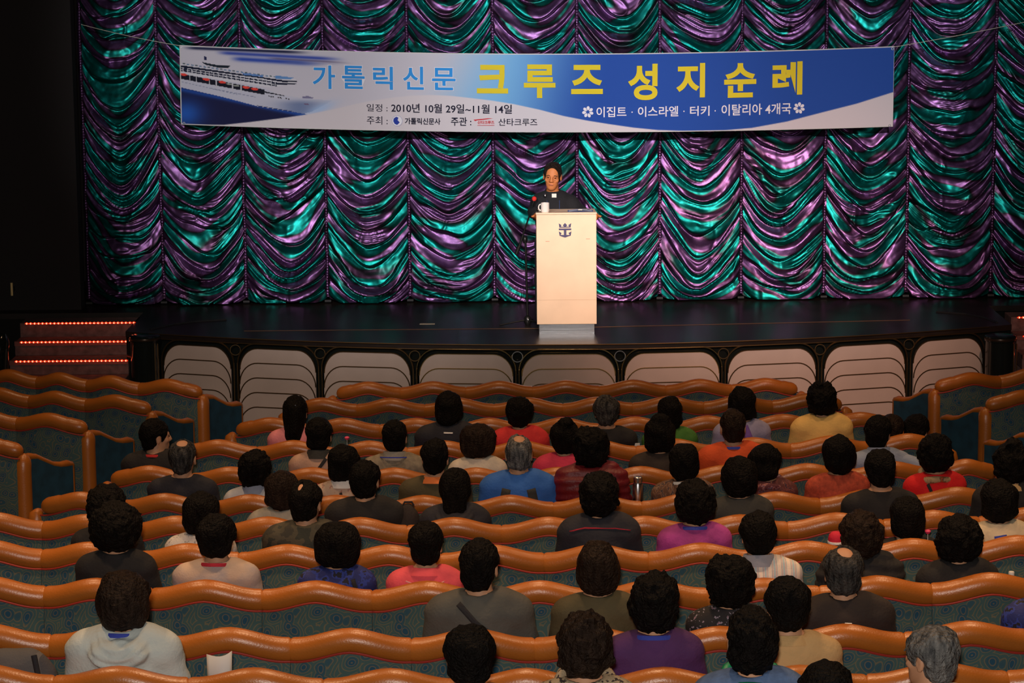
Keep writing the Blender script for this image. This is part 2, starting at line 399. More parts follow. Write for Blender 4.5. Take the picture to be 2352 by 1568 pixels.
cur = empty('swag_curtain', ((PX[0]+PX[-1])/2, YC, SZ), 0, 'iridescent teal and purple festoon stage curtain hanging in swagged bays', 'curtain')
cx0 = (PX[0]+PX[-1])/2
ZT = 4.5
for bi in range(len(PX)-1):
    xa, xb = PX[bi], PX[bi+1]; nc, nr = 76, 350
    u = np.linspace(-1, 1, nc)[None, :]; v = np.linspace(0, 1, nr)[:, None]
    zb = .012+.05*np.abs(u)**8
    Z = zb+(ZT-SZ-zb)*v; U = u+0*Z
    zn = Z[:, :]; sd = bi*7.31
    sag = .31+.05*vnoise(sd, zn*.5, 0, 3)
    cxs = .08*vnoise(sd, zn*1.1, 5, 4)
    uu = np.clip((U-cxs*(1-U**2)), -1, 1)
    S = sag*(1-np.abs(uu)**1.8)
    bot = sstep(-.1, .30, zn)                    # folds flatten out towards the hem
    ph = zn+S*(.5+.5*bot)
    ph = ph+.060*vnoise(U*1.1+sd, ph*2.6, 1, 5)+.026*vnoise(U*2.4+sd, ph*6, 2, 6)
    lam = .165
    q = ph/lam+.7*vnoise(U*.9+sd, ph*2.3, 7, 7)
    t = q-np.floor(q)
    env = 1-.55*np.abs(U)**3
    h = .072*env*(1-t**1.7)*sstep(0, .13, t)
    q2 = ph/.052+1.5*vnoise(U*1.3+sd, ph*5, 9, 8); t2 = q2-np.floor(q2)
    a2 = sstep(-.05, .5, vnoise(U*1.2+sd, ph*4.5, 11, 9))
    h += .017*a2*env*(1-t2**1.6)*sstep(0, .25, t2)
    h += .011*vnoise(U*1.6+sd, ph*17, 3, 10)+.0022*vnoise(U*4+sd, ph*55, 4, 11)
    cr_ = vnoise(U*2.0-sd, ph*9, 13, 19); h += .010*np.maximum(0, .25-np.abs(cr_))*4*(.5+.5*vnoise(U*2+sd, ph*3, 2, 20))
    h += .0018*vnoise(U*11+sd, zn*22, 6, 12)
    h += .07*(1-U**2)
    tone = .5+.46*np.sin(2*PI*ph/.19+3.6*vnoise(U*1.0+sd, ph*2.4, 5, 13)+bi*1.9)+.62*vnoise(U*1.3+sd, ph*11, 8, 14)
    tone = tone-.35*vnoise(U*1.4+sd, ph*30, 8, 15)
    tone = np.where(np.abs(U) > .95, .34, tone)
    X = (xa+xb)/2-cx0+U*(xb-xa)/2*.995
    me = grid_mesh('swag', X, -h-.0, Z, tone=tone)
    link('swag_panel', me, cur, CUR)
for i, x in enumerate(PX):
    nr = 460; z = np.linspace(.06, ZT-SZ, nr)[:, None]; a = np.linspace(-1, 1, 9)[None, :]
    w = .026*(1+.35*sstep(.35, .0, z)*1.6)
    rf = .5+.5*np.sin(2*PI*z/.026+1.5*vnoise(z*9, i, 0, 16)+a*.9)
    X = x-cx0+a*w+.004*vnoise(z*5, i, 3, 17); Y = -(.022*(1-a**2)+.010*rf*(1-a**4))-.004
    tn = .26+.25*vnoise(z*30, a*2+i, 2, 18)
    link('shirred_band', grid_mesh('band', X+0*Y, Y+0*X, z+0*X, tone=tn+0*X), cur, CUR)
    link('hem_weight', MB().tube([(x-cx0-.03, -.03, .02), (x-cx0+.03, -.03, .02)], .018, 8).mesh('hw', True), cur, BLACK)
# ------------------------------------------------------------------ banner
YB = 23.45
def btop(px): u = (px-412)/1643; return 103.4+2.6*u+74*u*(1-u)
def bbot(px): u = (px-412)/1643; return 286+5*u+62*u*(1-u)
def bmap(px, py, off=0):      # photo pixel -> banner surface point, gently rippled cloth
    u = (px-412)/1643
    v = (py-btop(px))/(bbot(px)-btop(px))
    px2 = px+v*3.5*(1-2*u)
    y = YB-off+.022*math.sin(u*17)*.6+.03*math.sin(u*5+v*2)
    return at_y(px2, py, y)
def srgb(c): 
    c = np.asarray(c, float)/255; return np.where(c < .04045, c/12.92, ((c+.055)/1.055)**2.4)
def inpoly(X, Y, poly):
    r = np.zeros(X.shape, bool); n = len(poly)
    for i in range(n):
        x1, y1 = poly[i]; x2, y2 = poly[(i+1) % n]
        if y1 == y2: continue
        c = ((y1 > Y) != (y2 > Y)) & (X < (x2-x1)*(Y-y1)/(y2-y1)+x1); r ^= c
    return r
def lerp(a, b, t): t = t[..., None]; return np.asarray(a)*(1-t)+np.asarray(b)*t
gx = np.arange(412, 2055.1, 1.5); gv = np.linspace(0, 1, 124)
GX = np.tile(gx, (124, 1)); GY = btop(GX)+(bbot(GX)-btop(GX))*gv[:, None]
C = lerp((196, 194, 206), (118, 176, 222), sstep(960, 1180, GX+(GY-170)*.5))
C = lerp(C, (42, 84, 165), sstep(1130, 1400, GX+(GY-170)*.25)) if False else C*(1-sstep(1130, 1400, GX+(GY-170)*.25))[..., None]+np.array((36, 76, 160))*sstep(1130, 1400, GX+(GY-170)*.25)[..., None]
def mixc(C, c, a): return C*(1-a[..., None])+np.asarray(c, float)*a[..., None]
X6 = (GX-405)*6.533; Y6 = (GY-95)*6.533
# blue streaks in the printed sky
for (yo, sl, w, x0, x1, c, s) in ((95, .040, 22, 60, 2100, (20, 26, 60), 1), (140, .055, 26, 550, 2600, (40, 62, 160), .9), (215, .06, 34, 750, 2300, (30, 60, 165), .9), (175, .06, 14, 1300, 2700, (60, 50, 90), .6), (270, .03, 16, 1500, 2600, (120, 125, 165), .5)):
    a = np.exp(-((Y6-yo-sl*(X6-100))/w)**2)*sstep(x0, x0+250, X6)*(1-sstep(x1-500, x1, X6))*s; C = mixc(C, c, a)
# sea
sea = inpoly(X6, Y6, [(60, 690), (700, 838), (1200, 972), (1900, 1085), (2000, 1110), (1000, 1300), (60, 1300)])
C = np.where(sea[..., None], mixc(mixc(C*0+np.array((22, 26, 66)), (34, 88, 180), np.exp(-((X6-120)/260)**2-((Y6-1080)/200)**2)), (30, 70, 150), np.exp(-((Y6-720-.21*(X6-60))/35)**2)), C)
hull = [(60, 560), (60, 690), (700, 838), (1200, 972), (1900, 1085), (2010, 1060), (2330, 890), (1900, 850), (1500, 790), (1300, 700), (60, 470)]
hm = inpoly(X6, Y6, hull)
C = np.where(hm[..., None], mixc(C*0+np.array((188, 190, 206)), (112, 128, 165), np.exp(-((X6-1850)/330)**2)*sstep(840, 950, Y6)), C)
def paint(poly, c, a=1.):
    global C
    m = inpoly(X6, Y6, poly); C = np.where(m[..., None], C*(1-a)+np.array(c, float)*a, C)
def band(x0, y0, x1, y1, w0, w1, c, a=1.): paint([(x0, y0), (x1, y1), (x1, y1+w1), (x0, y0+w0)], c, a)
band(60, 340, 1400, 560, 150, 130, (205, 205, 214)); paint([(1350, 500), (1780, 560), (1810, 610), (1500, 680), (1350, 640)], (205, 205, 214))
band(60, 356, 1340, 545, 34, 20, (22, 28, 50)); paint([(1340, 545), (1620, 585), (1800, 590), (1810, 608), (1600, 612), (1340, 570)], (22, 26, 50))
band(60, 394, 1500, 612, 26, 20, (28, 34, 56)); band(60, 424, 1500, 655, 22, 22, (32, 38, 60))
paint([(1420, 618), (1800, 628), (1790, 642), (1600, 652), (1420, 640)], (30, 34, 56))
for k in range(22): band(90+k*66, 392+k*10.4, 100+k*66, 394+k*10.4, 60, 60, (195, 196, 206))
band(60, 484, 1310, 722, 78, 78, (20, 22, 38))
for x in (192, 290, 486, 590, 835, 960): paint([(x-7, 470+x*.19), (x+7, 470+x*.19), (x+7, 580+x*.20), (x-7, 580+x*.20)], (190, 190, 200))
for x, y in ((100, 497), (440, 570), (685, 612), (1035, 690), (1165, 716)):
    m = ((X6-x)/55)**2+((Y6-y-.1*(X6-x))/18)**2 < 1; C = np.where(m[..., None], np.array((225, 70, 60.)), C)
for x, y in ((780, 640), (890, 665)):
    m = ((X6-x)/45)**2+((Y6-y-.1*(X6-x))/12)**2 < 1; C = np.where(m[..., None], np.array((150, 155, 150.)), C)
band(1300, 745, 1610, 812, 22, 10, (24, 26, 40)); band(1200, 960, 1750, 1050, 9, 8, (40, 44, 80)); band(60, 600, 900, 795, 6, 5, (130, 140, 165)); band(500, 700, 1180, 832, 7, 7, (120, 128, 155))
for k in range(3): band(1375+k*28, 812+k*4, 1392+k*28, 815+k*4, 18, 18, (40, 40, 50))
for x in (1510, 1545, 1630, 1665): band(x, 832+(x-1510)*.13, x+22, 835+(x-1510)*.13, 20, 20, (50, 40, 45))
paint([(370, 305), (470, 330), (640, 360), (810, 368), (765, 405), (600, 390), (430, 350)], (24, 36, 48)); paint([(415, 225), (452, 230), (455, 280), (418, 276)], (34, 40, 80))
for k in range(26): 
    x = 90+k*62; band(x, 325+k*8.9, x+40, 330+k*8.9, 22, 18, (90, 120, 150) if k % 3 else (60, 80, 85), .8)
paint([(980, 470), (1300, 510), (1290, 535), (1000, 500)], (90, 130, 190)); paint([(1480, 510), (1760, 545), (1700, 572), (1480, 560)], (95, 140, 195))
paint([(1880, 830), (1960, 815), (2050, 845), (2040, 860), (1880, 852)], (120, 118, 150)); paint([(1900, 925), (1980, 940), (1975, 955), (1905, 945)], (110, 90, 120))
C = mixc(C, (150, 185, 230), np.exp(-((X6-2150)/220)**2-((Y6-1010+(X6-2150)*.35)/70)**2)*.7)
# white lower swoosh
sw = [(412, 286), (512, 286.5), (573, 280), (634.6, 272.6), (703.5, 263), (765, 251), (818, 238), (860, 230), (900, 224), (945, 219.5), (988, 218), (1035, 220), (1080, 225), (1130, 231), (1180, 239), (1240, 252), (1296, 266.6), (1350, 277), (1400, 285), (1456, 293), (1512, 298.5), (1594, 301), (1660, 299.5), (1729, 293.6), (1810, 279), (1891, 258), (1970, 238), (2052, 212), (2060, 320), (412, 320)]
xs, yv = zip(*sw[:-2]); yb = np.interp(GX, xs, yv)
C = mixc(C, (206, 200, 206), np.clip((GY-yb)/1.6+.5, 0, 1))
edge = (gv[:, None] < .012)+(gv[:, None] > .99)+(GX < 414)+(GX > 2053)
C = np.where(edge[..., None], np.array((205, 205, 205.)), C)
P = np.array([[bmap(GX[j, i], GY[j, i]) for i in range(GX.shape[1])] for j in range(GX.shape[0])])
BP = mat('banner_print', (.5, .5, .5), .7, spec=.12); nt = BP.node_tree; b = nt.nodes['Principled BSDF']
at = nt.nodes.new('ShaderNodeAttribute'); at.attribute_name = 'print'
hs = nt.nodes.new('ShaderNodeHueSaturation'); hs.inputs['Value'].default_value = .92
nt.links.new(at.outputs['Color'], hs.inputs['Color']); nt.links.new(hs.outputs['Color'], b.inputs['Base Color'])
# two skins make a sheet with a real thickness
me = grid_mesh('banner_sheet', P[..., 0], P[..., 1], P[..., 2], cols=srgb(C))
ban = link('banner', me, None, BP)
tag(ban, 'wide printed vinyl banner with a cruise ship and Korean lettering above the speaker', 'banner')
md = ban.modifiers.new('thickness', 'SOLIDIFY'); md.thickness = .002; md.offset = 1
def bflat(name, mesh2d, color, off=.006):     # mesh2d: verts in photo pixels, faces
    V, Fc = mesh2d
    return link(name, mesh(name, [bmap(x, y, off) for x, y in V], Fc), ban, color)
def glyph(txt, offset=0):
    cu = bpy.data.curves.new('t', 'FONT'); cu.body = txt; cu.size = 1; cu.offset = offset; cu.resolution_u = 5
    o = bpy.data.objects.new('t', cu); COL.objects.link(o)
    dg = bpy.context.evaluated_depsgraph_get(); me = bpy.data.meshes.new_from_object(o.evaluated_get(dg))
    bpy.data.objects.remove(o)
    V = np.array([v.co[:2] for v in me.vertices]); Fc = [tuple(p.vertices) for p in me.polygons]
    bpy.data.meshes.remove(me); return V, Fc
def put(name, txt, box, color, offset=0, off=.006, grow=0):
    V, Fc = glyph(txt, offset); x0, x1, y0, y1 = box
    lo, hi = V.min(0), V.max(0)
    if grow:
        x0 -= grow; x1 += grow; y0 -= grow; y1 += grow
    ty = btop((x0+x1)/2)
    Q = []
    for a, b_ in V:
        x = x0+(a-lo[0])/(hi[0]-lo[0])*(x1-x0); y = y1-(b_-lo[1])/(hi[1]-lo[1])*(y1-y0)
        Q.append((x, y+btop(x)-ty))
    return bflat(name, (Q, Fc), color, off)
SKYB = mat('print_sky_blue', tuple(srgb((48, 140, 215))), .7, spec=.12); YEL = mat('print_yellow', tuple(srgb((208, 188, 45))), .7, spec=.12)
PWH = mat('print_white', tuple(srgb((215, 215, 222))), .7, spec=.12); PDK = mat('print_dark', tuple(srgb((25, 24, 45))), .7, spec=.12); PRD = mat('print_red', tuple(srgb((190, 50, 60))), .7, spec=.12)
PBL = mat('print_blue', tuple(srgb((40, 60, 150))), .7, spec=.12)
for ch, bx in zip('가톨릭신문', [(717, 769, 150, 204), (785, 837, 151, 204), (856, 902, 153, 206), (925, 973, 153, 206), (992, 1046, 156, 207)]):
    put('letter_outline', ch, bx, PWH, .040, .005, 1.3); put('letter', ch, bx, SKYB, .018, .008)
for ch, bx in zip('크루즈성지순례', [(1095, 1167, 149, 214.5), (1203, 1276, 148, 225), (1312, 1385, 149, 216), (1443, 1511, 146.6, 230), (1554, 1620, 145, 224), (1664, 1738, 145, 224), (1775, 1844, 141.6, 218)]):
    put('letter', ch, bx, YEL, .032, .006)
for tx, bx, cm, of in [('일정 :', (841, 889, 239, 256), PDK, .0), ('2010년 10월 29일~11월 14일', (897.5, 1175.5, 239, 260), PDK, .012), ('주최 :', (841, 889, 267, 286), PDK, .0),
                       ('가톨릭신문사', (928.6, 1010.7, 271, 286), PDK, .022), ('주관 :', (1035, 1082, 269, 289), PDK, .012), ('산타크루즈', (1096, 1135, 277, 285), PRD, .022), ('산타크루즈', (1144.6, 1234, 272, 289), PDK, .006),
                       ('이집트', (1370.5, 1439.5, 245, 269), PWH, .012), ('·', (1451, 1454, 256, 259), PWH, 0), ('이스라엘', (1466, 1559, 244, 268), PWH, .012), ('·', (1570.5, 1573.5, 254, 257), PWH, 0),
                       ('터키', (1586, 1631, 243, 266), PWH, .012), ('·', (1642.5, 1645.5, 253, 256), PWH, 0), ('이탈리아 4개국', (1658.6, 1819, 238, 264), PWH, .012)]:
    put('lettering', tx, bx, cm, of)
for cx, cy in ((1350.5, 257), (1837.4, 248)):
    V = []; Fc = []
    for k in range(7):
        a = 2*PI*k/7+.3; b0 = len(V)
        for rr, ww in ((3, 0), (5.5, 2.2), (9, 3.6), (12, 2.6), (13.5, 0), (12, -2.6), (9, -3.6), (5.5, -2.2)):
            V.append((cx+rr*math.cos(a)-ww*math.sin(a), cy+rr*math.sin(a)+ww*math.cos(a)))
        Fc.append(tuple(range(b0, b0+8)))
    bflat('flower_mark', (V, Fc), PWH)
def disc(cx, cy, r, n=24, r2=None): 
    return ([(cx+r*math.cos(2*PI*k/n), cy+(r2 or r)*math.sin(2*PI*k/n)) for k in range(n)], [tuple(range(n))])
bflat('round_emblem', disc(911, 277.6, 12.5), mat('emblem_rim', tuple(srgb((150, 150, 185))), .6), .005)
bflat('round_emblem', disc(911, 277.6, 11.5), PWH, .006)
bflat('round_emblem', ([(903, 272), (909, 268), (914, 270), (912, 276), (917, 281), (911, 287), (905, 284), (902, 278)], [tuple(range(8))]), PBL, .007)
bflat('red_mark', ([(1087, 275), (1100, 273.5), (1120, 271.5), (1133, 272), (1112, 274.5), (1095, 276.5), (1091, 278)], [tuple(range(7))]), PRD, .006)
bflat('red_mark', ([(1096, 287.3), (1135, 287.3), (1135, 288.3), (1096, 288.3)], [(0, 1, 2, 3)]), PRD, .006)
for x, y in ((416, 107), (419, 283), (2050, 112), (2047, 288)):
    q = bmap(x, y, .006); link('grommet', MB().tube([(q[0]+.010*math.cos(t*PI/6), q[1], q[2]+.010*math.sin(t*PI/6)) for t in range(13)], .003, 6, False).mesh('grom', True), ban, METAL)
ROPE = mat('grey_cord', (.42, .40, .34), .8)
a = bmap(414, 105); b = at_y(186, 56, 23.5)
o = link('banner_cord', MB().tube([tuple(a*(1-t)+b*t+np.array([0, 0, -.05*t*(1-t)])) for t in np.linspace(0, 1, 12)], .0032, 6).mesh('cordL', True), ban, ROPE)
a = bmap(2053, 108); b = at_y(2640, -16, 23.5)
o = link('banner_cord', MB().tube([tuple(a*(1-t)+b*t+np.array([0, 0, -.10*t*(1-t)])) for t in np.linspace(0, 1, 16)], .0032, 6).mesh('cordR', True), ban, ROPE)
# ------------------------------------------------------------------ podium
WOOD = mat('maple_veneer', (.82, .60, .42), .45, var=.05, vscale=5)
pl = at_z(1239, 766, SZ); pr = at_z(1365, 765, SZ); pyy = (pl[1]+pr[1])/2
pcx = (pl[0]+pr[0])/2
pod = empty('podium', (pcx, pyy, SZ), 0, 'pale maple lectern with a dark crown and anchor emblem on centre stage', 'podium')
hw = .262; PH = 1.055
link('body', MB().box(-hw, hw, -.02, .40, .085, PH).mesh('pbody', bevel=.004), pod, WOOD)
link('top', MB().add([(-hw-.004, -.03, PH), (hw+.004, -.03, PH), (hw+.004, .42, PH-.03), (-hw-.004, .42, PH-.03), (-hw-.004, -.03, PH+.016), (hw+.004, -.03, PH+.016), (hw+.004, .42, PH-.014), (-hw-.004, .42, PH-.014)], [(0,3,2,1),(4,5,6,7),(0,1,5,4),(1,2,6,5),(2,3,7,6),(3,0,4,7)]).mesh('ptop', bevel=.003), pod, WOOD)
m = MB()
for k in range(6): m.box(-hw+.02, hw-.02, -.004 if k % 2 else .0, .38, .0145*k, .0145*k+.0135)
link('plinth', m.mesh('plinth'), pod, mat('grooved_plinth_metal', (.22, .24, .27), .3, .9, bump=.2, bscale=30))
link('panel_seam', MB().box(-hw, hw, -.0206, -.0195, .30, .302).mesh('seam'), pod, mat('seam_wood', (.5, .33, .2), .6))
EMB = mat('emblem_navy', (.045, .04, .12), .5)
def em(poly):       # coordinates of the 60x55 px emblem zoom
    q = [(x/28.52, y/28.52) for x, y in poly]
    pts = [((x+1270-1302.3)/263., PH+.012-(y+505-492)/266.) for x, y in q]
    link('emblem', MB().prism(pts, -.0235, -.0205).mesh('emb'), pod, EMB)
em([(420, 315), (600, 430), (560, 500), (600, 540), (740, 540), (740, 500), (690, 440), (830, 290), (970, 440), (920, 500), (920, 540), (1060, 540), (1110, 500), (1040, 440), (1240, 310), (1195, 595), (465, 600)])
em([(425, 655), (1240, 655), (1240, 765), (920, 770), (920, 1090), (1130, 1090), (1060, 960), (1250, 850), (1205, 1135), (1000, 1200), (835, 1265), (680, 1215), (480, 1140), (420, 850), (605, 960), (545, 1085), (755, 1090), (755, 770), (425, 765)])
for x, y, w in ((1258, 558, 9), (1351, 553, 9)):
    q = ((x-1301.5)/263., PH+.012-(y-492)/266.)
    link('scuff', MB().box(q[0]-w/526, q[0]+w/526, -.0206, -.0195, q[1]-.003, q[1]+.003).mesh('scuff'), pod, mat('scuff', (.60, .30, .20), .6))
mug = empty('coffee_mug', tuple(at_y(1252, 492, pyy+.03)), 0, 'white ceramic mug standing on the left front corner of the lectern', 'mug'); mug.location.z = SZ+PH+.012
CER = mat('white_ceramic', (.85, .78, .72), .2)
link('cup', MB().lathe([(.028, 0), (.034, .004), (.037, .02), (.037, .085), (.034, .085), (.033, .012), (.001, .010)], 24).mesh('cup', True), mug, CER)
link('handle', MB().tube([(-.035+.0-.022*math.sin(a), 0, .045+.028*math.cos(a)) for a in np.linspace(0.15, PI-.15, 10)], .0055, 8).mesh('mh', True), mug, CER)
q = at_y(1333, 489, pyy+.15)
bk = empty('booklet', (q[0], pyy+.17, SZ+PH+.004), 0, 'open blue and white booklet lying on the lectern top', 'book')
link('cover', MB().box(-.11, .11, -.07, .07, 0, .004).mesh('bc'), bk, mat('booklet_blue', (.10, .16, .42), .5))
link('page', MB().add([(-.10, -.065, .005), (0, -.065, .016), (.10, -.065, .005), (-.10, .065, .005), (0, .065, .016), (.10, .065, .005)], [(0, 1, 4, 3), (1, 2, 5, 4)]).mesh('bp'), bk, mat('page_pale_blue', (.45, .5, .68), .6))
link('clip', MB().box(-.02, .015, -.068, -.03, .016, .024).mesh('bcl'), bk, WHITE)
# microphone stand
b0 = at_z(1212, 746, SZ); Ym = b0[1]
ms = empty('microphone_stand', (b0[0], Ym, SZ), 0, 'black boom microphone stand with a red-tipped microphone left of the lectern', 'microphone stand')
def rel(px, py, dy=0): q = at_y(px, py, Ym+dy); return (q[0]-b0[0], dy, q[2]-SZ)
link('pole', MB().tube([(0, 0, .03), rel(1207, 552)], .010, 10).mesh('pole', True), ms, BMETAL)
link('boom', MB().tube([rel(1188, 579, .02), rel(1206, 525, .015), rel(1225, 467, .0)], [.013, .008, .007], 10).mesh('boom', True), ms, BMETAL)
q = rel(1206, 550, .01); link('clutch', MB().lathe([(.016, -.03), (.022, -.015), (.022, .02), (.012, .03)], 12, q).mesh('clutch', True), ms, BMETAL)
link('counterweight', MB().tube([rel(1186, 583, .02), rel(1192, 566, .02)], .017, 10).mesh('cw', True), ms, BMETAL)
link('hub', MB().lathe([(.02, .0), (.035, .03), (.03, .07), (.012, .09)], 14).mesh('hub', True), ms, BMETAL)
link('hub_knob', MB().lathe([(.004, -.01), (.009, 0), (.004, .01)], 8, (0.004, -.033, .05)).mesh('knob', True), ms, METAL)
for an in (195, 320, 80):
    a = math.radians(an); link('leg', MB().tube([(0, 0, .05), (.26*math.cos(a), .26*math.sin(a), .012)], .008, 8).mesh('leg', True), ms, BMETAL)
link('microphone', MB().tube([rel(1223, 470), rel(1227, 459)], [.011, .014], 10).mesh('mic', True), ms, BMETAL)
link('mic_head', MB().tube([rel(1226.5, 461), rel(1227, 457), rel(1227.5, 453), rel(1228, 451)], [.014, .022, .019, .006], 12).mesh('michead', True), ms, mat('red_foam', (.75, .03, .02), .8))
# ------------------------------------------------------------------ seats
SW = .52
def bolster(cl, cr):
    zc = lambda s: .887-.054*(.5-.5*math.cos(2*PI*s))**.85
    yc = lambda s: -.045*math.cos(PI*s)
    pts = []; rr = []
    for s in np.concatenate([[-.5, -.494, -.485], np.linspace(-.47, .47, 25), [.485, .494, .5]]):
        e = abs(s); r = .053*(1 if e < .484 else (.975 if e < .493 else (.93 if e < .498 else .85)))
        if (cl and s < 0) or (cr and s > 0): r = .053*math.sqrt(max(.05, 1-(max(0, e-.36)/.142)**2.4))
        z = zc(s)
        if (cl and s < -.25) or (cr and s > .25): z += .006
        pts.append((s*SW, yc(s), z)); rr.append(r)
    return MB().tube(pts, rr, 20, True, 1.0).mesh('bolster', True)
def seat_meshes():
    n = 21; xs = np.linspace(-.5, .5, n)
    zc = lambda s: .887-.054*(.5-.5*math.cos(2*PI*s))**.85
    yc = lambda s: -.045*math.cos(PI*s)
    pts = []; rr = []
    for s in np.concatenate([[-.5, -.494, -.485], np.linspace(-.47, .47, 19), [.485, .494, .5]]):
        e = abs(s); r = .053*(1 if e < .484 else (.975 if e < .493 else (.93 if e < .498 else .85)))
        pts.append((s*SW, yc(s), zc(s))); rr.append(r)
    B = MB().tube(pts, rr, 20, True, 1.0).mesh('bolster', True)
    pp = [(s*SW, yc(s)-.047, zc(s)-.041) for s in np.linspace(-.5, .5, 19)]
    Pm = MB().tube(pp, .0055, 6).mesh('piping', True)
    def panel(s, f):      # back shell cross-sections
        return [(s*SW, yc(s)-.038, zc(s)-.045), (s*SW, yc(s)-.050, .70), (s*SW, yc(s)*.8-.050, .45), (s*SW, yc(s)*.5-.03, .16),
                (s*SW, yc(s)*.5+.03, .16), (s*SW, yc(s)*.8+.035, .45), (s*SW, yc(s)+.045, .70), (s*SW, yc(s)+.030, zc(s)-.03)]
    V = []; Fc = []; ss = np.linspace(-.499, .499, 15)
    for s in ss: V += panel(s, 0)
    for i in range(14):
        for k in range(8):
            a = i*8+k; b = i*8+(k+1) % 8; Fc.append((a, b, b+8, a+8))
    Fc += [tuple(range(7, -1, -1)), tuple(14*8+k for k in range(8))]
    S = MB().add(V, Fc).mesh('back_shell', True)
    Cu = MB().box(-.235, .235, .06, .50, .36, .47).mesh('cushion', True, bevel=.03, seg=3)
    A = MB().tube([(-.26, .05, .63), (-.26, .12, .655), (-.26, .30, .65), (-.26, .40, .62), (-.26, .42, .58)], [.022, .028, .028, .026, .015], 10).mesh('armrest', True)
    G = MB().box(-.05, .05, .10, .34, 0, .36).box(-.09, .09, .06, .40, 0, .02).mesh('pedestal', bevel=.006)
    return B, Pm, S, Cu, A, G
SB, SP, SS, SCU, SA, SG = seat_meshes()
SBV = {'': SB, 'l': bolster(True, False), 'r': bolster(False, True)}
DARKM = mat('seat_pedestal_metal', (.03, .03, .03), .5, .5)
def seat(x, y, z, rz, sx, label, group, end=''):
    o = empty('theatre_seat', (x, y, z), rz, label, 'seat', group); o.scale = (sx, 1, 1)
    link('roll_top', SBV[end], o, LEATHER); link('piping', SP, o, PIPING); link('back_shell', SS, o, TEAL)
    link('cushion', SCU, o, TEALP); link('armrest', SA, o, LEATHER); link('pedestal', SG, o, DARKM)
    return o
JOINTS = {
 0: [773, 920, 1070, 1223, 1377, 1530, 1681, 1832], 1: [663, 820, 975, 1134, 1293, 1453, 1616, 1774, 1934],
 2: [542, 707, 872, 1040, 1208, 1375, 1541, 1707, 1885, 2060], 3: [420, 590, 763, 936, 1110, 1285, 1461, 1638, 1816, 1994, 2172],
 4: [254, 440, 625, 812, 1000, 1187, 1376, 1566, 1756, 1948, 2142, 2290], 5: [94, 284, 480, 676, 874, 1073, 1272, 1474, 1678, 1883, 2090, 2300, 2505],
 6: [-109, 98, 305, 513, 722, 935, 1152, 1369, 1589, 1809, 2030, 2250, 2470], 7: [-130, 96, 322, 548, 778, 1013, 1250, 1489, 1728, 1970, 2212, 2452],
 8: [-144, 102, 348, 602, 855, 1110, 1367, 1625, 1883, 2140, 2400], 9: [-160, 115, 391, 667, 945, 1228, 1510, 1795, 2078, 2362],
 10: [-185, 122, 431, 742, 1054, 1366, 1680, 1992, 2316, 2640], 11: [-240, 100, 442, 784, 1126, 1470, 1812, 2156, 2500]}
for i, js in JOINTS.items():
    X = [row_x(i, p) for p in js]
    if i == 11: X = X[3:]
    for k in range(len(X)-1):
        xa, xb = X[k], X[k+1]; ya, yb = row_y(i, xa), row_y(i, xb)
        if i < 11:
            lab = 'teal scroll-fabric seat, tan roll top, %s from left in %s central row from the stage' % (ORD[k], ORD[i])
        else: lab = 'teal seat with tan roll top in the nearest row, %s from left' % ORD[k]
        seat((xa+xb)/2, (ya+yb)/2+.035, ROWS[i][1]-TOPH, math.atan2(yb-ya, xb-xa), math.hypot(xb-xa, yb-ya)/SW, lab, 'central block seats', 'l' if k == 0 and i <= 5 else ('r' if k == len(X)-2 and i <= 4 else ''))
if True:   # two seats behind for the people cut by the lower frame edge
    for k in (0, 1):
        x = 1.02+.54*k; seat(x, row_y(12, x), ROWS[12][1]-TOPH, 0, 1.02, 'teal seat with tan roll top below the lower frame edge, %s from left' % ORD[k], 'seats behind the nearest row')
# aisle end panels: post, teal side, wavy arm rail
def end_meshes():
    post = MB().tube([(0, 0, 0), (0, 0, .70), (0, .004, .755), (0, .014, .79), (0, .03, .805)], [.056, .056, .056, .047, .022], 12).mesh('end_post', True)
    rail = [(0, .0, .785), (0, .05, .79), (0, .12, .775), (0, .20, .735), (0, .28, .695), (0, .35, .675), (0, .42, .672), (0, .465, .66), (0, .478, .62)]
    R = MB().tube(rail, [.026, .026, .022, .020, .020, .024, .027, .022, .014], 12).mesh('end_rail', True)
    poly = [(0.02, .02), (.02, .77), (.08, .77), (.12, .765), (.20, .725), (.28, .685), (.35, .665), (.46, .655), (.46, .02)]
    m = MB(); n = len(poly)
    V = [(-.022, y, z) for y, z in poly]+[(.022, y, z) for y, z in poly]
    m.add(V, [tuple(range(n)), tuple(range(2*n-1, n-1, -1))]+[(i, i+n, (i+1) % n+n, (i+1) % n) for i in range(n)])
    Pn = m.mesh('end_panel', False)
    E = MB().tube([(0, .475, .02), (0, .475, .66)], .017, 8).mesh('end_edge', True)
    return post, R, Pn, E
EP, ER, EN, EE = end_meshes()
def endp(x, y, z, rz, label, group='row end panels'):
    o = empty('row_end_panel', (x, y, z), rz, label, 'armrest', group)
    link('post', EP, o, LEATHER); link('rail', ER, o, LEATHER); link('side_panel', EN, o, TEALP); link('front_edge', EE, o, LEATHER)
for i, js in JOINTS.items():
    if i <= 5:
        x = row_x(i, js[0])-.035; endp(x, row_y(i, x)+.02, ROWS[i][1]-TOPH, 0, 'tan leather end post at the left end of the %s central row from the stage' % ORD[i])
    if i <= 4:
        x = row_x(i, js[-1])+.035; endp(x, row_y(i, x)+.02, ROWS[i][1]-TOPH, 0, 'tan leather end post at the right end of the %s central row from the stage' % ORD[i])
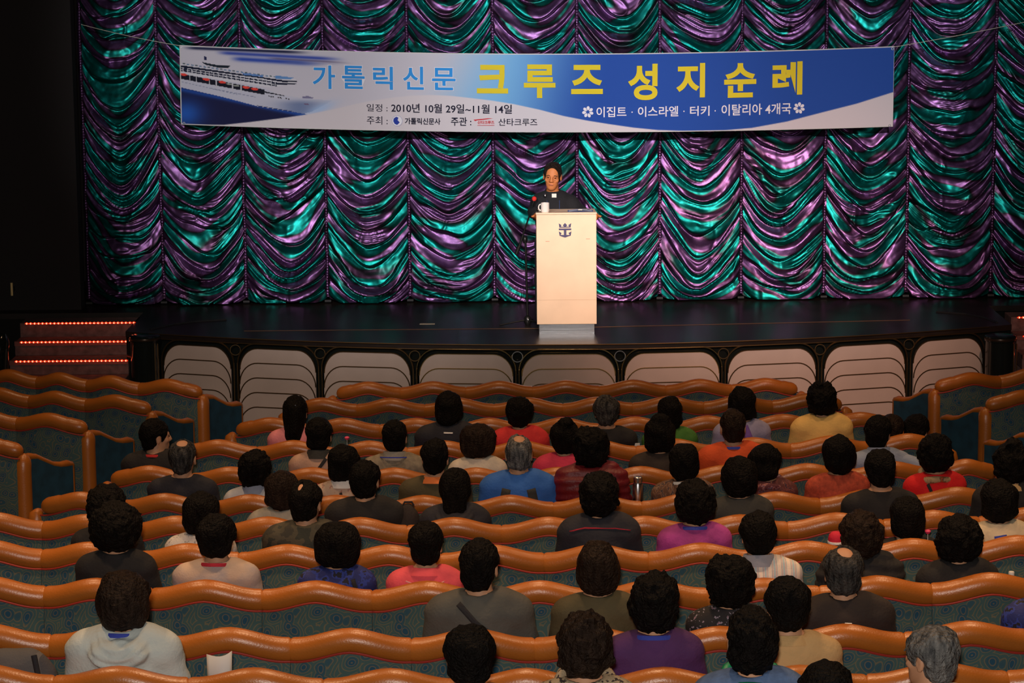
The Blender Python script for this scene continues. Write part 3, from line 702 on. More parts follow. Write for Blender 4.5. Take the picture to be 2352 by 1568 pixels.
# side blocks, rows turned towards the stage
SIDE = {('left', 0): [-150, -30, 88, 203, 323, 465], ('left', 1): [-195, -62, 71, 201, 347], ('left', 2): [-235, -95, 43, 201], ('left', 3): [-250, -100, 53],
        ('right', 0): [2147, 2293, 2425, 2550], ('right', 1): [2264, 2412, 2550], ('right', 2): [2372, 2510]}
ENDTOP = {('left', 0): 881, ('left', 1): 918, ('left', 2): 961, ('left', 3): 1013, ('right', 0): 868, ('right', 1): 909, ('right', 2): 965}
for (sd, i), js in SIDE.items():
    left = sd == 'left'; slope = math.tan(math.radians(20))*(-1 if left else 1)
    epx = js[-1] if left else js[0]
    zt = ROWS[i][1]-.035
    e = at_z(epx, ENDTOP[(sd, i)], zt); fz = ROWS[i][1]-TOPH
    X = []
    for p in js:
        x = e[0]
        for _ in range(8):
            q = proj((x, e[1]+(x-e[0])*slope, zt-.05)); x += (p-q[0])*q[2]/F
        X.append(x)
    for k in range(len(X)-1):
        xa, xb = X[k], X[k+1]; y = e[1]+((xa+xb)/2-e[0])*slope
        kk = (len(X)-1-k) if left else (k+1)
        seat((xa+xb)/2, y, fz, math.atan(slope), (xb-xa)/math.cos(math.atan(slope))/SW, 'teal seat with tan roll top, %s from aisle, %s row of %s side block' % (ORD[kk-1], ORD[i], sd), sd+' side block seats', ('r' if left else 'l') if kk == 1 else '')
    ex = X[-1]-.005 if left else X[0]+.005
    endp(ex, e[1]+(.0 if left else .0)-.0, fz+.0, math.radians(-33 if left else 33), 'tan leather aisle panel with teal inset, %s row of the %s side block' % (ORD[i], sd))
# ------------------------------------------------------------------ people: smooth signed-distance bodies meshed with surface nets
def nets(f, xs, ys, zs):
    X, Y, Z = np.meshgrid(xs, ys, zs, indexing='ij'); Vv = f(X, Y, Z); S = Vv < 0
    nx, ny, nz = Vv.shape; cnt = np.zeros((nx-1, ny-1, nz-1)); acc = np.zeros((nx-1, ny-1, nz-1, 3))
    Pt = np.stack([X, Y, Z], -1)
    sl = lambda o: tuple(slice(o[a], (nx, ny, nz)[a]-1+o[a]) for a in range(3))
    C8 = [(i, j, k) for i in (0, 1) for j in (0, 1) for k in (0, 1)]
    for a in C8:
        for ax in range(3):
            if a[ax]: continue
            b = list(a); b[ax] = 1; b = tuple(b); va, vb = Vv[sl(a)], Vv[sl(b)]
            m = (va < 0) != (vb < 0)
            if not m.any(): continue
            t = np.where(m, va/np.where(m, va-vb, 1), 0)[..., None]
            acc += np.where(m[..., None], Pt[sl(a)]*(1-t)+Pt[sl(b)]*t, 0); cnt += m
    act = cnt > 0; idx = -np.ones(act.shape, int); idx[act] = np.arange(act.sum())
    V = acc[act]/cnt[act][:, None]; Q = []
    for ax in range(3):
        a = [slice(1, -1)]*3; a[ax] = slice(0, -1); b = list(a); b[ax] = slice(1, None)
        sa, sb = S[tuple(a)], S[tuple(b)]; m = sa != sb; I = np.argwhere(m)
        if not len(I): continue
        off = [1, 1, 1]; off[ax] = 0; I = I+np.array(off)
        u, v = [(1, 2), (2, 0), (0, 1)][ax]; du = np.zeros(3, int); dv = np.zeros(3, int); du[u] = 1; dv[v] = 1
        g = lambda J: idx[J[:, 0], J[:, 1], J[:, 2]]
        q = np.stack([g(I-du-dv), g(I-dv), g(I), g(I-du)], 1); fl = sa[m]
        q[~fl] = q[~fl][:, ::-1]; Q.append(q)
    Q = np.concatenate(Q); Q = Q[(Q >= 0).all(1)]
    return V, Q
def ell(P, c, r):
    qx, qy, qz = (P[0]-c[0])/r[0], (P[1]-c[1])/r[1], (P[2]-c[2])/r[2]
    k0 = np.sqrt(qx*qx+qy*qy+qz*qz)+1e-9; k1 = np.sqrt((qx/r[0])**2+(qy/r[1])**2+(qz/r[2])**2)+1e-9
    return k0*(k0-1)/k1
def cap(P, a, b, ra, rb=None):
    rb = ra if rb is None else rb; a = np.array(a, float); d = np.array(b, float)-a; L = d@d
    px, py, pz = P[0]-a[0], P[1]-a[1], P[2]-a[2]
    t = np.clip((px*d[0]+py*d[1]+pz*d[2])/L, 0, 1)
    return np.sqrt((px-d[0]*t)**2+(py-d[1]*t)**2+(pz-d[2]*t)**2)-(ra+(rb-ra)*t)
def smin(a, b, k):
    h = np.clip(.5+.5*(b-a)/k, 0, 1); return b*(1-h)+a*h-k*h*(1-h)
def smax(a, b, k): return -smin(-a, -b, k)
def U(k, *fs):
    r = fs[0]
    for f in fs[1:]: r = smin(r, f, k)
    return r
def axis(*segs):
    out = []
    for a, b, h in segs:
        n = max(1, int(round((b-a)/h))); out += list(np.linspace(a, b, n, endpoint=False))
    out.append(segs[-1][1]); return np.array(out)
def head_sdf(P):     # head frame: centre of skull, face to +Y
    cr = ell(P, (0, -.010, .030), (.075, .095, .088)); fc = ell(P, (0, .030, -.045), (.056, .060, .078))
    d = U(.03, cr, fc, ell(P, (0, .058, -.092), (.026, .024, .022)))
    d = U(.012, d, cap(P, (0, .088, .012), (0, .104, -.026), .008, .013), ell(P, (.012, .093, -.031), (.008, .010, .007)), ell(P, (-.012, .093, -.031), (.008, .010, .007)))
    d = U(.012, d, cap(P, (-.04, .078, .020), (.04, .078, .020), .010), ell(P, (-.045, .060, -.025), (.018, .02, .018)), ell(P, (.045, .060, -.025), (.018, .02, .018)))
    for s in (-1, 1):
        d = smax(d, -ell(P, (s*.031, .092, .002), (.016, .012, .010)), .010)
        d = smin(d, ell(P, (s*.031, .074, .001), (.013, .012, .009)), .004)
        ear = smax(ell(P, (s*.078, -.006, -.010), (.009, .020, .033)), -ell(P, (s*.088, .0, -.008), (.007, .010, .018)), .006)
        d = smin(d, ear, .008)
    d = smin(d, ell(P, (0, .088, -.058), (.022, .008, .005)), .006); d = smin(d, ell(P, (0, .087, -.069), (.019, .008, .006)), .006)
    d = smax(d, -ell(P, (0, .097, -.0635), (.020, .006, .0022)), .003)
    return d
def to_head(P, pivot, Rm):
    x, y, z = P[0]-pivot[0], P[1]-pivot[1], P[2]-pivot[2]; R = np.array(Rm)
    return (R[0, 0]*x+R[1, 0]*y+R[2, 0]*z, R[0, 1]*x+R[1, 1]*y+R[2, 1]*z, R[0, 2]*x+R[1, 2]*y+R[2, 2]*z)
def torso_sdf(P, sw, g=0.):
    return U(.05, ell(P, (0, .185, .57), (.165+g, .12+g, .12+g)), ell(P, (0, .18, .78), (.140+g, .100+g, .24)), ell(P, (0, .175, .92), (sw*.92+g, .098+g, .15+g)),
             cap(P, (-sw+.02, .17, .995), (sw-.02, .17, .995), .050+g), cap(P, (-.085, .168, 1.028), (.085, .168, 1.028), .040+g))
def arms_sdf(P, sw, g=0.):
    r = None
    for s in (-1, 1):
        e = (s*(sw+.045), .235, .735); w = (s*.12, .46, .655)
        a = U(.04, cap(P, (s*(sw-.005), .17, .985), e, .047+g, .040+g), cap(P, e, w, .038+g, .028+g)); r = a if r is None else np.minimum(r, a)
    return r
def hand_mesh(side, wrist, ang, curl=.5, h=.0042, tilt=0):
    # palm along +Y from the wrist, back of hand up; four unequal fingers and a thumb
    def f(X, Y, Z):
        P = (X, Y, Z); d = U(.012, ell(P, (0, .045, 0), (.038, .050, .015)), cap(P, (0, -.02, 0), (0, .02, 0), .024, .024))
        for k, (x, L, r) in enumerate(((-.029, .068, .0080), (-.010, .078, .0085), (.010, .073, .0083), (.028, .056, .0072))):
            c = curl*(1+.1*k); a = np.array((x, .083, .002)); p1 = a+L*.42*np.array((x*1.2, math.cos(c*.5), -math.sin(c*.5)))
            p2 = p1+L*.33*np.array((0, math.cos(c*1.5), -math.sin(c*1.5))); p3 = p2+L*.25*np.array((0, math.cos(c*2.3), -math.sin(c*2.3)))
            d = smin(d, np.minimum(np.minimum(cap(P, a, p1, r+.001, r), cap(P, p1, p2, r, r*.92)), cap(P, p2, p3, r*.92, r*.78)), .003)
        t0, t1, t2 = (-.028, .022, -.004), (-.055, .055, -.012), (-.057, .084, -.018)
        return smin(d, np.minimum(cap(P, t0, t1, .0125, .0105), cap(P, t1, t2, .010, .0082)), .008)
    V, Q = nets(f, axis((-.075, .05, h)), axis((-.05, .172, h)), axis((-.085, .03, h)))
    if side > 0: V = V*np.array([-1, 1, 1]); Q = Q[:, ::-1]
    Rm = np.array(Matrix.Rotation(ang, 3, 'Z') @ Matrix.Rotation(tilt, 3, 'X')); return V@Rm.T+np.array(wrist), Q
_HANDS = None
HC = 1.185; HY = .20         # head centre of the seated figure
def head_rot(yaw, pitch, roll=0): return Matrix.Rotation(yaw, 3, 'Z') @ Matrix.Rotation(pitch, 3, 'X') @ Matrix.Rotation(roll, 3, 'Y')
_BODY = {}
def body_mesh(sw, yaw, pitch):
    global _HANDS
    k = (sw, yaw, pitch)
    if k in _BODY: return _BODY[k]
    Rm = head_rot(math.radians(yaw), math.radians(pitch)); hy = HY+.002*abs(pitch)*(1 if pitch < 0 else 0); hc = HC-.0014*abs(pitch)
    def f(X, Y, Z):
        P = (X, Y, Z); b = U(.03, torso_sdf(P, sw), arms_sdf(P, sw))
        for s in (-1, 1):
            b = U(.04, b, cap(P, (s*.085, .20, .545), (s*.11, .56, .52), .078, .056), cap(P, (s*.11, .56, .52), (s*.11, .60, .10), .054, .036))
            b = smin(b, cap(P, (s*.11, .60, .055), (s*.125, .72, .035), .036, .030), .02)
        b = smin(b, cap(P, (0, .165, 1.03), (0, hy-.015, hc-.06), .050 if sw < .17 else .056, .046 if sw < .17 else .054), .03)
        return smin(b, head_sdf(to_head(P, (0, hy, hc), Rm)), .018)
    V, Q = nets(f, axis((-.30, -.10, .022), (-.10, .10, .0085), (.10, .30, .022)), axis((.0, .07, .015), (.07, .34, .009), (.34, .80, .025)), axis((-.01, 1.02, .026), (1.02, 1.345, .0085)))
    if _HANDS is None: _HANDS = [hand_mesh(s, (s*.115, .475, .650), math.radians(22*s), .6, .0055, -.25) for s in (-1, 1)]
    for hv, hq in _HANDS: Q = np.concatenate([Q, hq+len(V)]); V = np.concatenate([V, hv])
    me = mesh_np('person_body', V, Q); me.materials.append(SKIN); _BODY[k] = (me, (0, hy, hc), Rm); return _BODY[k]
SKIN = mat('skin', (.50, .26, .15), .55, spec=.35)
_CL = {}
def shirt_fn(kind, sw):
    g = {'shirt': .012, 'jacket': .026, 'puffer': .034, 'hoodie': .026, 'tee': .012}[kind]
    def f(X, Y, Z):
        P = (X, Y, Z); fold = .0055*vnoise(X*13+3*Z, Y*13, Z*24, 21)+.008*vnoise(X*7, Y*7, Z*11, 22)
        d = U(.035, torso_sdf(P, sw, g), arms_sdf(P, sw, g))
        if kind == 'puffer': d = d-.006*np.sin(Z*2*PI/.055+2*vnoise(X*6, Y*6, Z*6, 23))
        if kind == 'hoodie':
            rad = np.sqrt(X**2+(Z-1.13)**2)
            hood = U(.03, ell(P, (0, .075, .985), (.112, .052, .080)), cap(P, (-.085, .14, 1.055), (-.075, .065, 1.0), .036), cap(P, (.085, .14, 1.055), (.075, .065, 1.0), .036))+.0045*np.sin(rad*2*PI/.038+2*vnoise(X*9, Y*9, Z*9, 25))
            d = smin(d, hood, .012)
        if kind in ('jacket', 'puffer'):
            a = np.sqrt((X/.076)**2+((Y-.172)/.070)**2); col = np.maximum(np.abs(a-1)*.07-.009, np.abs(Z-1.055-.10*(.17-Y))-.032); d = smin(d, col, .012)
        d = d-fold
        if kind in ('shirt', 'tee', 'hoodie'):
            a = np.sqrt((X/.070)**2+((Y-.172)/.066)**2); col = np.maximum(np.abs(a-1)*.066-.008, np.abs(Z-1.046-.12*(.17-Y))-.024); d = smin(d, col, .014)
        nk = np.sqrt((X/1.08)**2+(Y-.176)**2)-(.060 if sw > .16 else .055)
        d = smax(d, -np.maximum(nk, 1.0-Z), .004)
        d = smax(d, .50-Z, .004)
        lim = .30 if kind == 'tee' else .455
        return smax(d, Y-lim, .004) if kind != 'tee' else smax(d, np.where(np.abs(X) > sw-.03, .80-Z, -1), .006)
    return f
def shirt_mesh(kind, sw):
    k = (kind, sw)
    if k not in _CL:
        h = .0135 if kind != 'hoodie' else .010
        V, Q = nets(shirt_fn(kind, sw), axis((-.34, .34, h)), axis((-.03, .49, h)), axis((.48, 1.13, h)))
        _CL[k] = mesh_np('garment_'+kind, V, Q)
    return _CL[k]
def lower_mesh():
    def f(X, Y, Z):
        P = (X, Y, Z); b = ell(P, (0, .185, .56), (.185, .138, .12))
        for s in (-1, 1): b = U(.03, b, cap(P, (s*.085, .20, .545), (s*.11, .56, .525), .094, .074), cap(P, (s*.11, .57, .52), (s*.11, .60, .12), .072, .060))
        return np.maximum(np.maximum(b-.004*vnoise(X*12, Y*12, Z*12, 24), .09-Z), Z-.60)
    V, Q = nets(f, axis((-.28, .28, .02)), axis((.0, .72, .02)), axis((.06, .66, .02))); t = mesh_np('trousers', V, Q)
    def g(X, Y, Z):
        P = (X, Y, Z); return np.maximum(np.minimum(*[U(.02, cap(P, (s*.11, .585, .05), (s*.127, .735, .035), .046, .036), cap(P, (s*.11, .60, .05), (s*.11, .60, .11), .045)) for s in (-1, 1)]), -Z)
    V, Q = nets(g, axis((-.19, .19, .012)), axis((.52, .80, .012)), axis((-.02, .15, .012))); return t, mesh_np('shoes', V, Q)
TROU, SHOE = lower_mesh()
TR = [mat('trouser_dark', (.012, .012, .016), .85), mat('trouser_navy', (.02, .025, .05), .85), mat('trouser_brown', (.05, .035, .025), .85)]
SHM = mat('shoe_black', (.01, .01, .01), .4)
def hairmat(name, c, c2, rough=.42):
    m = pattern(name, [(.35, c), (.7, c2)], 'noise', 34, rough, (1.6, 1.6, .35), const=False); 
    m.node_tree.nodes['Principled BSDF'].inputs['Specular IOR Level'].default_value = .09; m.node_tree.nodes['Bump'].inputs['Strength'].default_value = .9; m.node_tree.nodes['Bump'].inputs['Distance'].default_value = .02; return m
HAIR = {'black': hairmat('hair_black', (.003, .0025, .0024), (.007, .0055, .005), .55), 'brown': hairmat('hair_dark_brown', (.012, .007, .005), (.028, .017, .012)),
        'grey': hairmat('hair_grey', (.05, .052, .055), (.24, .235, .225)), 'salt': hairmat('hair_salt_and_pepper', (.014, .014, .015), (.085, .08, .075))}
def hair_mesh(style, hw, seed):
    rx = max(hw, .079); st = style.split('_')
    fr = rx/.09
    def f(X, Y, Z):
        P = (X, Y, Z)
        if 'curly' in st:
            d = U(.04, ell(P, (0, -.022, .030), (rx, .108*fr**.5, .100*fr**.4)), ell(P, (0, -.045, -.035), (rx*.93, .075, .075)))
            nz = .0085*vnoise(X*55+seed, Y*55, Z*55, 31)+.012*vnoise(X*22+seed, Y*22, Z*22, 32)+.004*vnoise(X*110+seed, Y*110, Z*110, 33)
        elif 'bob' in st:
            d = U(.04, ell(P, (0, -.020, .032), (rx, .108, .100)), ell(P, (0, -.038, -.042), (rx*.97, .080, .074)))
            nz = .0065*vnoise(X*42+seed, Y*42, Z*20, 31)+.009*vnoise(X*15+seed, Y*15, Z*13, 32)+.003*vnoise(X*120+seed, Y*120, Z*45, 33)
        elif 'long' in st:
            d = U(.04, ell(P, (0, -.018, .032), (rx*.95, .106, .100)), cap(P, (-.02, -.055, -.03), (-.015, -.085, -.21), rx*.66, rx*.50), cap(P, (.02, -.055, -.03), (.015, -.085, -.20), rx*.66, rx*.48))
            nz = .007*vnoise(X*60+seed, Y*60, Z*9, 31)+.006*vnoise(X*16+seed, Y*16, Z*12, 32)
            d = smax(d, -(Y+.155), .03)
        else:
            d = U(.03, ell(P, (0, -.014, .034), (rx, .104, .096)), ell(P, (0, -.050, -.035), (rx*.80, .052, .062)))
            nz = (.35 if 'high' in st else 1)*.0055*vnoise(X*55+seed, Y*55, Z*32, 31)+.007*vnoise(X*20+seed, Y*20, Z*20, 32)+.003*vnoise(X*130+seed, Y*130, Z*60, 33)
        if 'bun' in st: d = smin(d, ell(P, (.008, -.045, .122), (.052, .05, .038)), .025)
        if 'tail' in st: d = smin(d, cap(P, (0, -.10, .05), (0, -.125, -.12), .038, .028), .03)
        d = d-nz
        face = ell(P, (0, .125, -.045), (.082, .098, .105)) if 'high' not in st else ell(P, (0, .120, -.012), (.080, .094, .118)); d = smax(d, -face, .008)
        d = smax(d, -ell(P, (0, .03, -.13), (.060, .07, .07)), .01)
        if not ({'curly', 'bob', 'long'} & set(st)):
            for s in (-1, 1): d = smax(d, -ell(P, (s*.090, .008, -.022), (.028, .026, .042)), .008)
        if 'crown' in st: d = smax(d, -ell(P, (.006, -.045, .120), (.036, .050, .032)), .025)
        if 'spot' in st: d = smax(d, -ell(P, (-.012, -.068, .108), (.013, .036, .022)), .010)
        if 'ears' in st:
            for s in (-1, 1): d = smax(d, -ell(P, (s*.095, .0, -.03), (.03, .04, .05)), .01)
        return d
    h = .0068; zl = -.32 if 'long' in st else (-.16 if 'tail' in st else -.15)
    V, Q = nets(f, axis((-rx-.035, rx+.035, h)), axis((-.18, .125, h)), axis((zl, .19, h)))
    return mesh_np('hair_'+style, V, Q)
EYE = mat('eye_dark', (.02, .012, .01), .2)
em_ = MB().lathe([(.0005, -.006), (.006, -.003), (.0075, 0), (.006, .003), (.0005, .006)], 10).mesh('eye', True)
BROW = MB().tube([(-.017, -.003, 0), (0, .002, .004), (.017, -.003, 0)], [.0025, .0035, .002], 6).mesh('brow', True)
def drape(fn, pts, width, lift=.004, vert=False):
    # ribbon lying on the back of a garment: pts are (x, z) in the figure's frame
    P = [np.array(p, float) for p in pts]; out = []
    L = []
    for a, b in zip(P[:-1], P[1:]):
        n = max(2, int(np.linalg.norm(b-a)/.02))
        L += [a+(b-a)*t for t in np.linspace(0, 1, n, endpoint=False)]
    L.append(P[-1]); V = []
    for i, p in enumerate(L):
        d = L[min(i+1, len(L)-1)]-L[max(i-1, 0)]; d = d/(np.linalg.norm(d)+1e-9); nrm = np.array([-d[1], d[0]])
        for s in (-.5, -.17, .17, .5):
            q = p+nrm*width*s; ys = np.linspace(-.05, .30, 141); v = fn(np.full(141, q[0]), ys, np.full(141, q[1]))
            k = np.argmax(v < 0); y = ys[k] if v[k] < 0 else .17
            V.append((q[0], y-lift, q[1]))
    Fc = [(i*4+k, i*4+k+1, i*4+k+5, i*4+k+4) for i in range(len(L)-1) for k in range(3)]
    return V, Fc
def ribbon(name, fn, pts, width, m, parent, lift=.006):
    V, Fc = drape(fn, pts, width, lift); o = link(name, mesh(name, V, Fc, True), parent, m)
    md = o.modifiers.new('thickness', 'SOLIDIFY'); md.thickness = .004; md.offset = -1; return o
def cloth(name, c, **k): return mat('cloth_'+name, c, k.pop('rough', .85), bump=.3, bscale=70, var=k.pop('var', .12), vscale=k.pop('vscale', 9), **k)
CLO = {
 'pink': cloth('pink', (.72, .24, .27)), 'beige_pink': cloth('beige_pink', (.47, .29, .21)), 'taupe': cloth('taupe', (.24, .20, .14), var=.25, vscale=30), 'black': cloth('black', (.010, .009, .010)),
 'navy_black': cloth('navy_black', (.014, .015, .024)), 'red': cloth('red', (.62, .028, .030)), 'white': cloth('white', (.62, .55, .45)), 'olive': cloth('olive', (.075, .060, .026)),
 'magenta': cloth('magenta', (.55, .030, .080)), 'darkred': cloth('dark_red', (.15, .006, .012), rough=.5), 'green': cloth('green', (.050, .17, .022)), 'dark_brown': cloth('dark_brown', (.030, .020, .015)),
 'lavender': cloth('lavender', (.30, .28, .42)), 'orange': cloth('orange', (.60, .075, .012)), 'yellow': cloth('yellow', (.80, .50, .15), var=.06), 'lightblue': cloth('light_blue', (.26, .31, .42)),
 'darkgrey': cloth('dark_grey', (.038, .038, .034)), 'coral': cloth('coral', (.45, .065, .028), var=.3, vscale=40), 'brightred': cloth('bright_red', (.70, .008, .010)), 'cream': cloth('cream', (.62, .50, .33)),
 'purplepink': cloth('purple_pink', (.36, .045, .25), var=.35, vscale=7), 'grey': cloth('grey', (.082, .080, .070)), 'coralpink': cloth('coral_pink', (.72, .085, .11)), 'greywhite': cloth('grey_white', (.30, .28, .24)),
 'purple': cloth('purple', (.070, .018, .10)), 'sand': cloth('sand', (.50, .32, .14), var=.06), 'brownblack': cloth('brown_black', (.022, .014, .012)), 'hoodie': cloth('white_hoodie', (.52, .57, .55), var=.06, vscale=4),
 'blue': cloth('blue', (.03, .14, .50)), 'denim': cloth('denim', (.08, .14, .28), var=.2, vscale=30), 'coolwhite': cloth('cool_white', (.50, .52, .56)),
 'camo': pattern('cloth_camo', [(0, (.030, .028, .020)), (.45, (.055, .048, .030)), (.58, (.020, .024, .018)), (.7, (.09, .08, .05))], 'noise', 9),
 'stripes': pattern('cloth_stripes', [(0, (.80, .66, .56)), (.30, (.38, .50, .50)), (.45, (.75, .62, .55)), (.62, (.30, .16, .22)), (.72, (.72, .58, .52)), (.90, (.42, .52, .56))], 'wave', 6.5, .8, (1, .15, .15), 1.2),
 'floral': pattern('cloth_floral', [(0, (.012, .010, .012)), (.60, (.012, .010, .012)), (.62, (.28, .24, .30)), (.68, (.22, .05, .08))], 'noise', 60),
 'creamfloral': pattern('cloth_cream_floral', [(0, (.50, .37, .28)), (.56, (.48, .36, .28)), (.60, (.40, .16, .12)), (.66, (.20, .26, .24))], 'noise', 42),
 'knit': pattern('cloth_knit', [(0, (.12, .055, .03)), (.45, (.22, .11, .06)), (.52, (.06, .04, .04)), (.60, (.24, .14, .09))], 'noise', 32, .9, (1, 1, .35), 1),
 'maroonpat': pattern('cloth_maroon_pattern', [(0, (.10, .022, .022)), (.50, (.17, .04, .035)), (.56, (.05, .02, .035)), (.62, (.30, .10, .06))], 'noise', 30),
 'blueprint': pattern('cloth_blue_print', [(0, (.012, .020, .13)), (.50, (.02, .04, .26)), (.60, (.008, .008, .02))], 'noise', 24),
 'tiedye': pattern('cloth_beige_tiedye', [(.40, (.52, .38, .29)), (.62, (.33, .30, .32))], 'noise', 6, .9, const=False),
 'lace': pattern('cloth_white_lace', [(0, (.55, .52, .50)), (.55, (.60, .56, .52)), (.62, (.25, .24, .25))], 'noise', 60),
 'plaid': pattern('cloth_plaid', [(0, (.45, .30, .16)), (.48, (.36, .22, .11)), (.54, (.10, .06, .05)), (.58, (.42, .10, .03))], 'noise', 26),
 'scarfpat': pattern('cloth_scarf_pattern', [(0, (.10, .02, .03)), (.5, (.32, .12, .11)), (.58, (.08, .05, .12)), (.66, (.4, .25, .2))], 'noise', 40),
 'leopard': pattern('cloth_leopard', [(0, (.36, .28, .18)), (.52, (.40, .31, .2)), (.58, (.03, .02, .02))], 'noise', 60),
}
def collar(parent, kind, m, sc=1.0):
    if kind == 'scarf':
        pts = [(.092*math.cos(t), .172+.085*math.sin(t), 1.060+.010*math.sin(3*t)+.02*math.sin(t)) for t in np.linspace(0, 2*PI, 25)]
        b = MB().tube(pts, [.022+.003*math.sin(k*.9) for k in range(25)], 10, False)
        return link('scarf', b.mesh('scarf', True), parent, m)
    r0, r1, z0, z1 = {'round': (.086, .080, 1.048, 1.066), 'stand': (.088, .072, 1.034, 1.095), 'flat': (.098, .070, 1.034, 1.075), 'lanyard': (.104, .100, 1.052, 1.060)}[kind]
    V = []; n = 28
    for j, (r, z) in enumerate([(r0, z0), ((r0+r1)/2+.002, (z0+z1)/2), (r1, z1), (r1-.006, z1), ((r0+r1)/2-.006, (z0+z1)/2), (r0-.006, z0)]):
        for k in range(n):
            a = 2*PI*k/n; V.append((r*1.06*math.cos(a), .173+r*math.sin(a), z-.16*(r*math.sin(a))+(-.02 if math.sin(a) > .3 else 0)*0))
    Fc = [(j*n+k, j*n+(k+1) % n, ((j+1) % 6)*n+(k+1) % n, ((j+1) % 6)*n+k) for j in range(6) for k in range(n)]
    return link('collar' if kind != 'lanyard' else 'lanyard', MB().add(V, Fc).mesh('collar', True), parent, m)
npers = [0]
def person(px, ytop, row, hwpx, style, hair, top, kind, sex, label, yaw=0, pitch=0, col=None, colm=None, lean=0, skin=None, tr=0, roff=0, xoff=0):
    npers[0] += 1; sw = .172 if sex == 'm' else .150
    me, hp, Rm = body_mesh(sw, yaw, pitch)
    Yh = ROWS[row][0]+hp[1]
    for _ in range(3):
        q = at_y(px, ytop, Yh); Yh = row_y(row, q[0])+hp[1]
    y = row_y(row, q[0]); fz = ROWS[row][1]-TOPH
    extra = .035 if 'bun' in style else (.020 if 'curly' in style else .008)
    s = (q[2]-fz)/(hp[2]+.118+extra); s = max(.90, min(1.12, s))
    rz = math.atan((q[0]-X0)/row_R(row))+lean*0
    zoff = q[2]-fz-s*(hp[2]+.118+extra)
    o = link('person', me, None, None, (q[0], y, fz+zoff), (0, 0, rz)); o.scale = (s, s, s)
    tag(o, label, 'person', 'seated audience')
    if skin: o.material_slots[0].link = 'OBJECT'; o.material_slots[0].material = skin
    pm = proj(q)[2]; hw = hwpx/2*pm/F/s
    hm = hair_mesh(style, max(.080, min(.125, hw-.004)), npers[0]*3.7)
    R3 = Rm.to_4x4(); h = link('hair', hm, o, HAIR[hair]); h.matrix_local = Matrix.Translation(hp) @ R3
    for sd in (-1, 1):
        e = link('eye', em_, o, EYE); e.matrix_local = Matrix.Translation(hp) @ R3 @ Matrix.Translation((sd*.031, .0845, .001))
        e = link('eyebrow', BROW, o, HAIR[hair]); e.matrix_local = Matrix.Translation(hp) @ R3 @ Matrix.Translation((sd*.032, .090, .020))
    link({'shirt': 'shirt', 'tee': 'shirt', 'jacket': 'jacket', 'puffer': 'jacket', 'hoodie': 'hooded_top'}[kind], shirt_mesh(kind, sw), o, CLO[top])
    link('trousers', TROU, o, TR[tr % 3]); link('shoes', SHOE, o, SHM)
    if col: collar(o, col, CLO[colm] if isinstance(colm, str) else colm)
    return o, shirt_fn(kind, sw), h
STRAP = cloth('strap_black', (.012, .012, .016)); WHT = cloth('white_trim', (.75, .75, .72)); BLU = cloth('blue_trim', (.03, .05, .35)); REDT = cloth('red_trim', (.35, .01, .03)); OR2 = cloth('orange_trim', (.75, .20, .05)); GRN = cloth('green_trim', (.0, .25, .10), rough=.5)
TAN = mat('skin_bald', (.42, .21, .11), .4)
Pp = person
a, f, h = Pp(674, 908, 3, 62, 'long_tail', 'black', 'pink', 'shirt', 'f', 'person with long wet black hair in a pink top, seated left of centre'); 
link('hair_clip', MB().tube([(-.02, -.112, .075), (0, -.120, .07), (.02, -.112, .078)], .006, 6).mesh('clip', True), h, mat('sparkle_clip', (.5, .6, .8), .15, .8))
a, f, h = Pp(728, 958, 4, 66, 'short', 'black', 'beige_pink', 'shirt', 'f', 'person in a beige-pink top with a dark diagonal strap across the back', col='stand', colm='darkgrey'); ribbon('strap', f, [(.06, 1.05), (.0, .97), (-.10, .86)], .022, STRAP, a)
a, f, h = Pp(903, 962, 4, 62, 'short', 'black', 'taupe', 'shirt', 'm', 'person in a taupe shirt with a thin blue lanyard, short black hair', col='lanyard', colm=BLU); collar(a, 'stand', CLO['greywhite'])
a, f, h = Pp(1028, 898, 3, 66, 'bob', 'black', 'navy_black', 'jacket', 'm', 'person in a black jacket with a small pale print on the collar, dark bob'); ribbon('collar_print', f, [(-.03, 1.035), (.035, 1.035)], .010, WHT, a)
Pp(1192, 909, 3, 66, 'short', 'black', 'red', 'jacket', 'f', 'person in a bright red jacket with a standing collar, below the lectern')
a, f, h = Pp(1096, 973, 4, 84, 'bob', 'brown', 'white', 'shirt', 'f', 'person with a wide dark brown bob and a cream white top', pitch=-8); 
a, f, h = Pp(997, 1006, 5, 66, 'short', 'black', 'olive', 'shirt', 'm', 'person in an olive jacket with a bright orange collar', col='flat', colm=OR2, yaw=-6); ribbon('strap', f, [(.12, 1.0), (.03, .88)], .02, STRAP, a)
a, f, h = Pp(1190, 997, 5, 66, 'short_crown_ears', 'grey', 'blue', 'jacket', 'm', 'person with grey balding hair in a blue jacket with dark grey back patches')
for s in (-1, 1): ribbon('back_patch', f, [(s*.075, 1.0), (s*.085, .95), (s*.105, .84)], .055, CLO['darkgrey'], a)
Pp(1296, 956, 4, 72, 'short_bun', 'black', 'magenta', 'jacket', 'f', 'person with pinned-up black hair in a magenta pink jacket')
Pp(1357, 976, 5, 86, 'curly', 'black', 'darkred', 'puffer', 'f', 'person with curly black hair in a shiny dark red quilted jacket')
Pp(1393, 906, 3, 62, 'short', 'salt', 'black', 'shirt', 'm', 'person with greying dark hair in a black top, front centre')
Pp(1540, 908, 3, 58, 'bob', 'black', 'green', 'shirt', 'f', 'person with black hair in a mid green top, front right of centre')
Pp(1515, 948, 4, 74, 'bob_bun', 'black', 'dark_brown', 'shirt', 'f', 'person with a tall black hairdo in a dark brown top, below the green top')
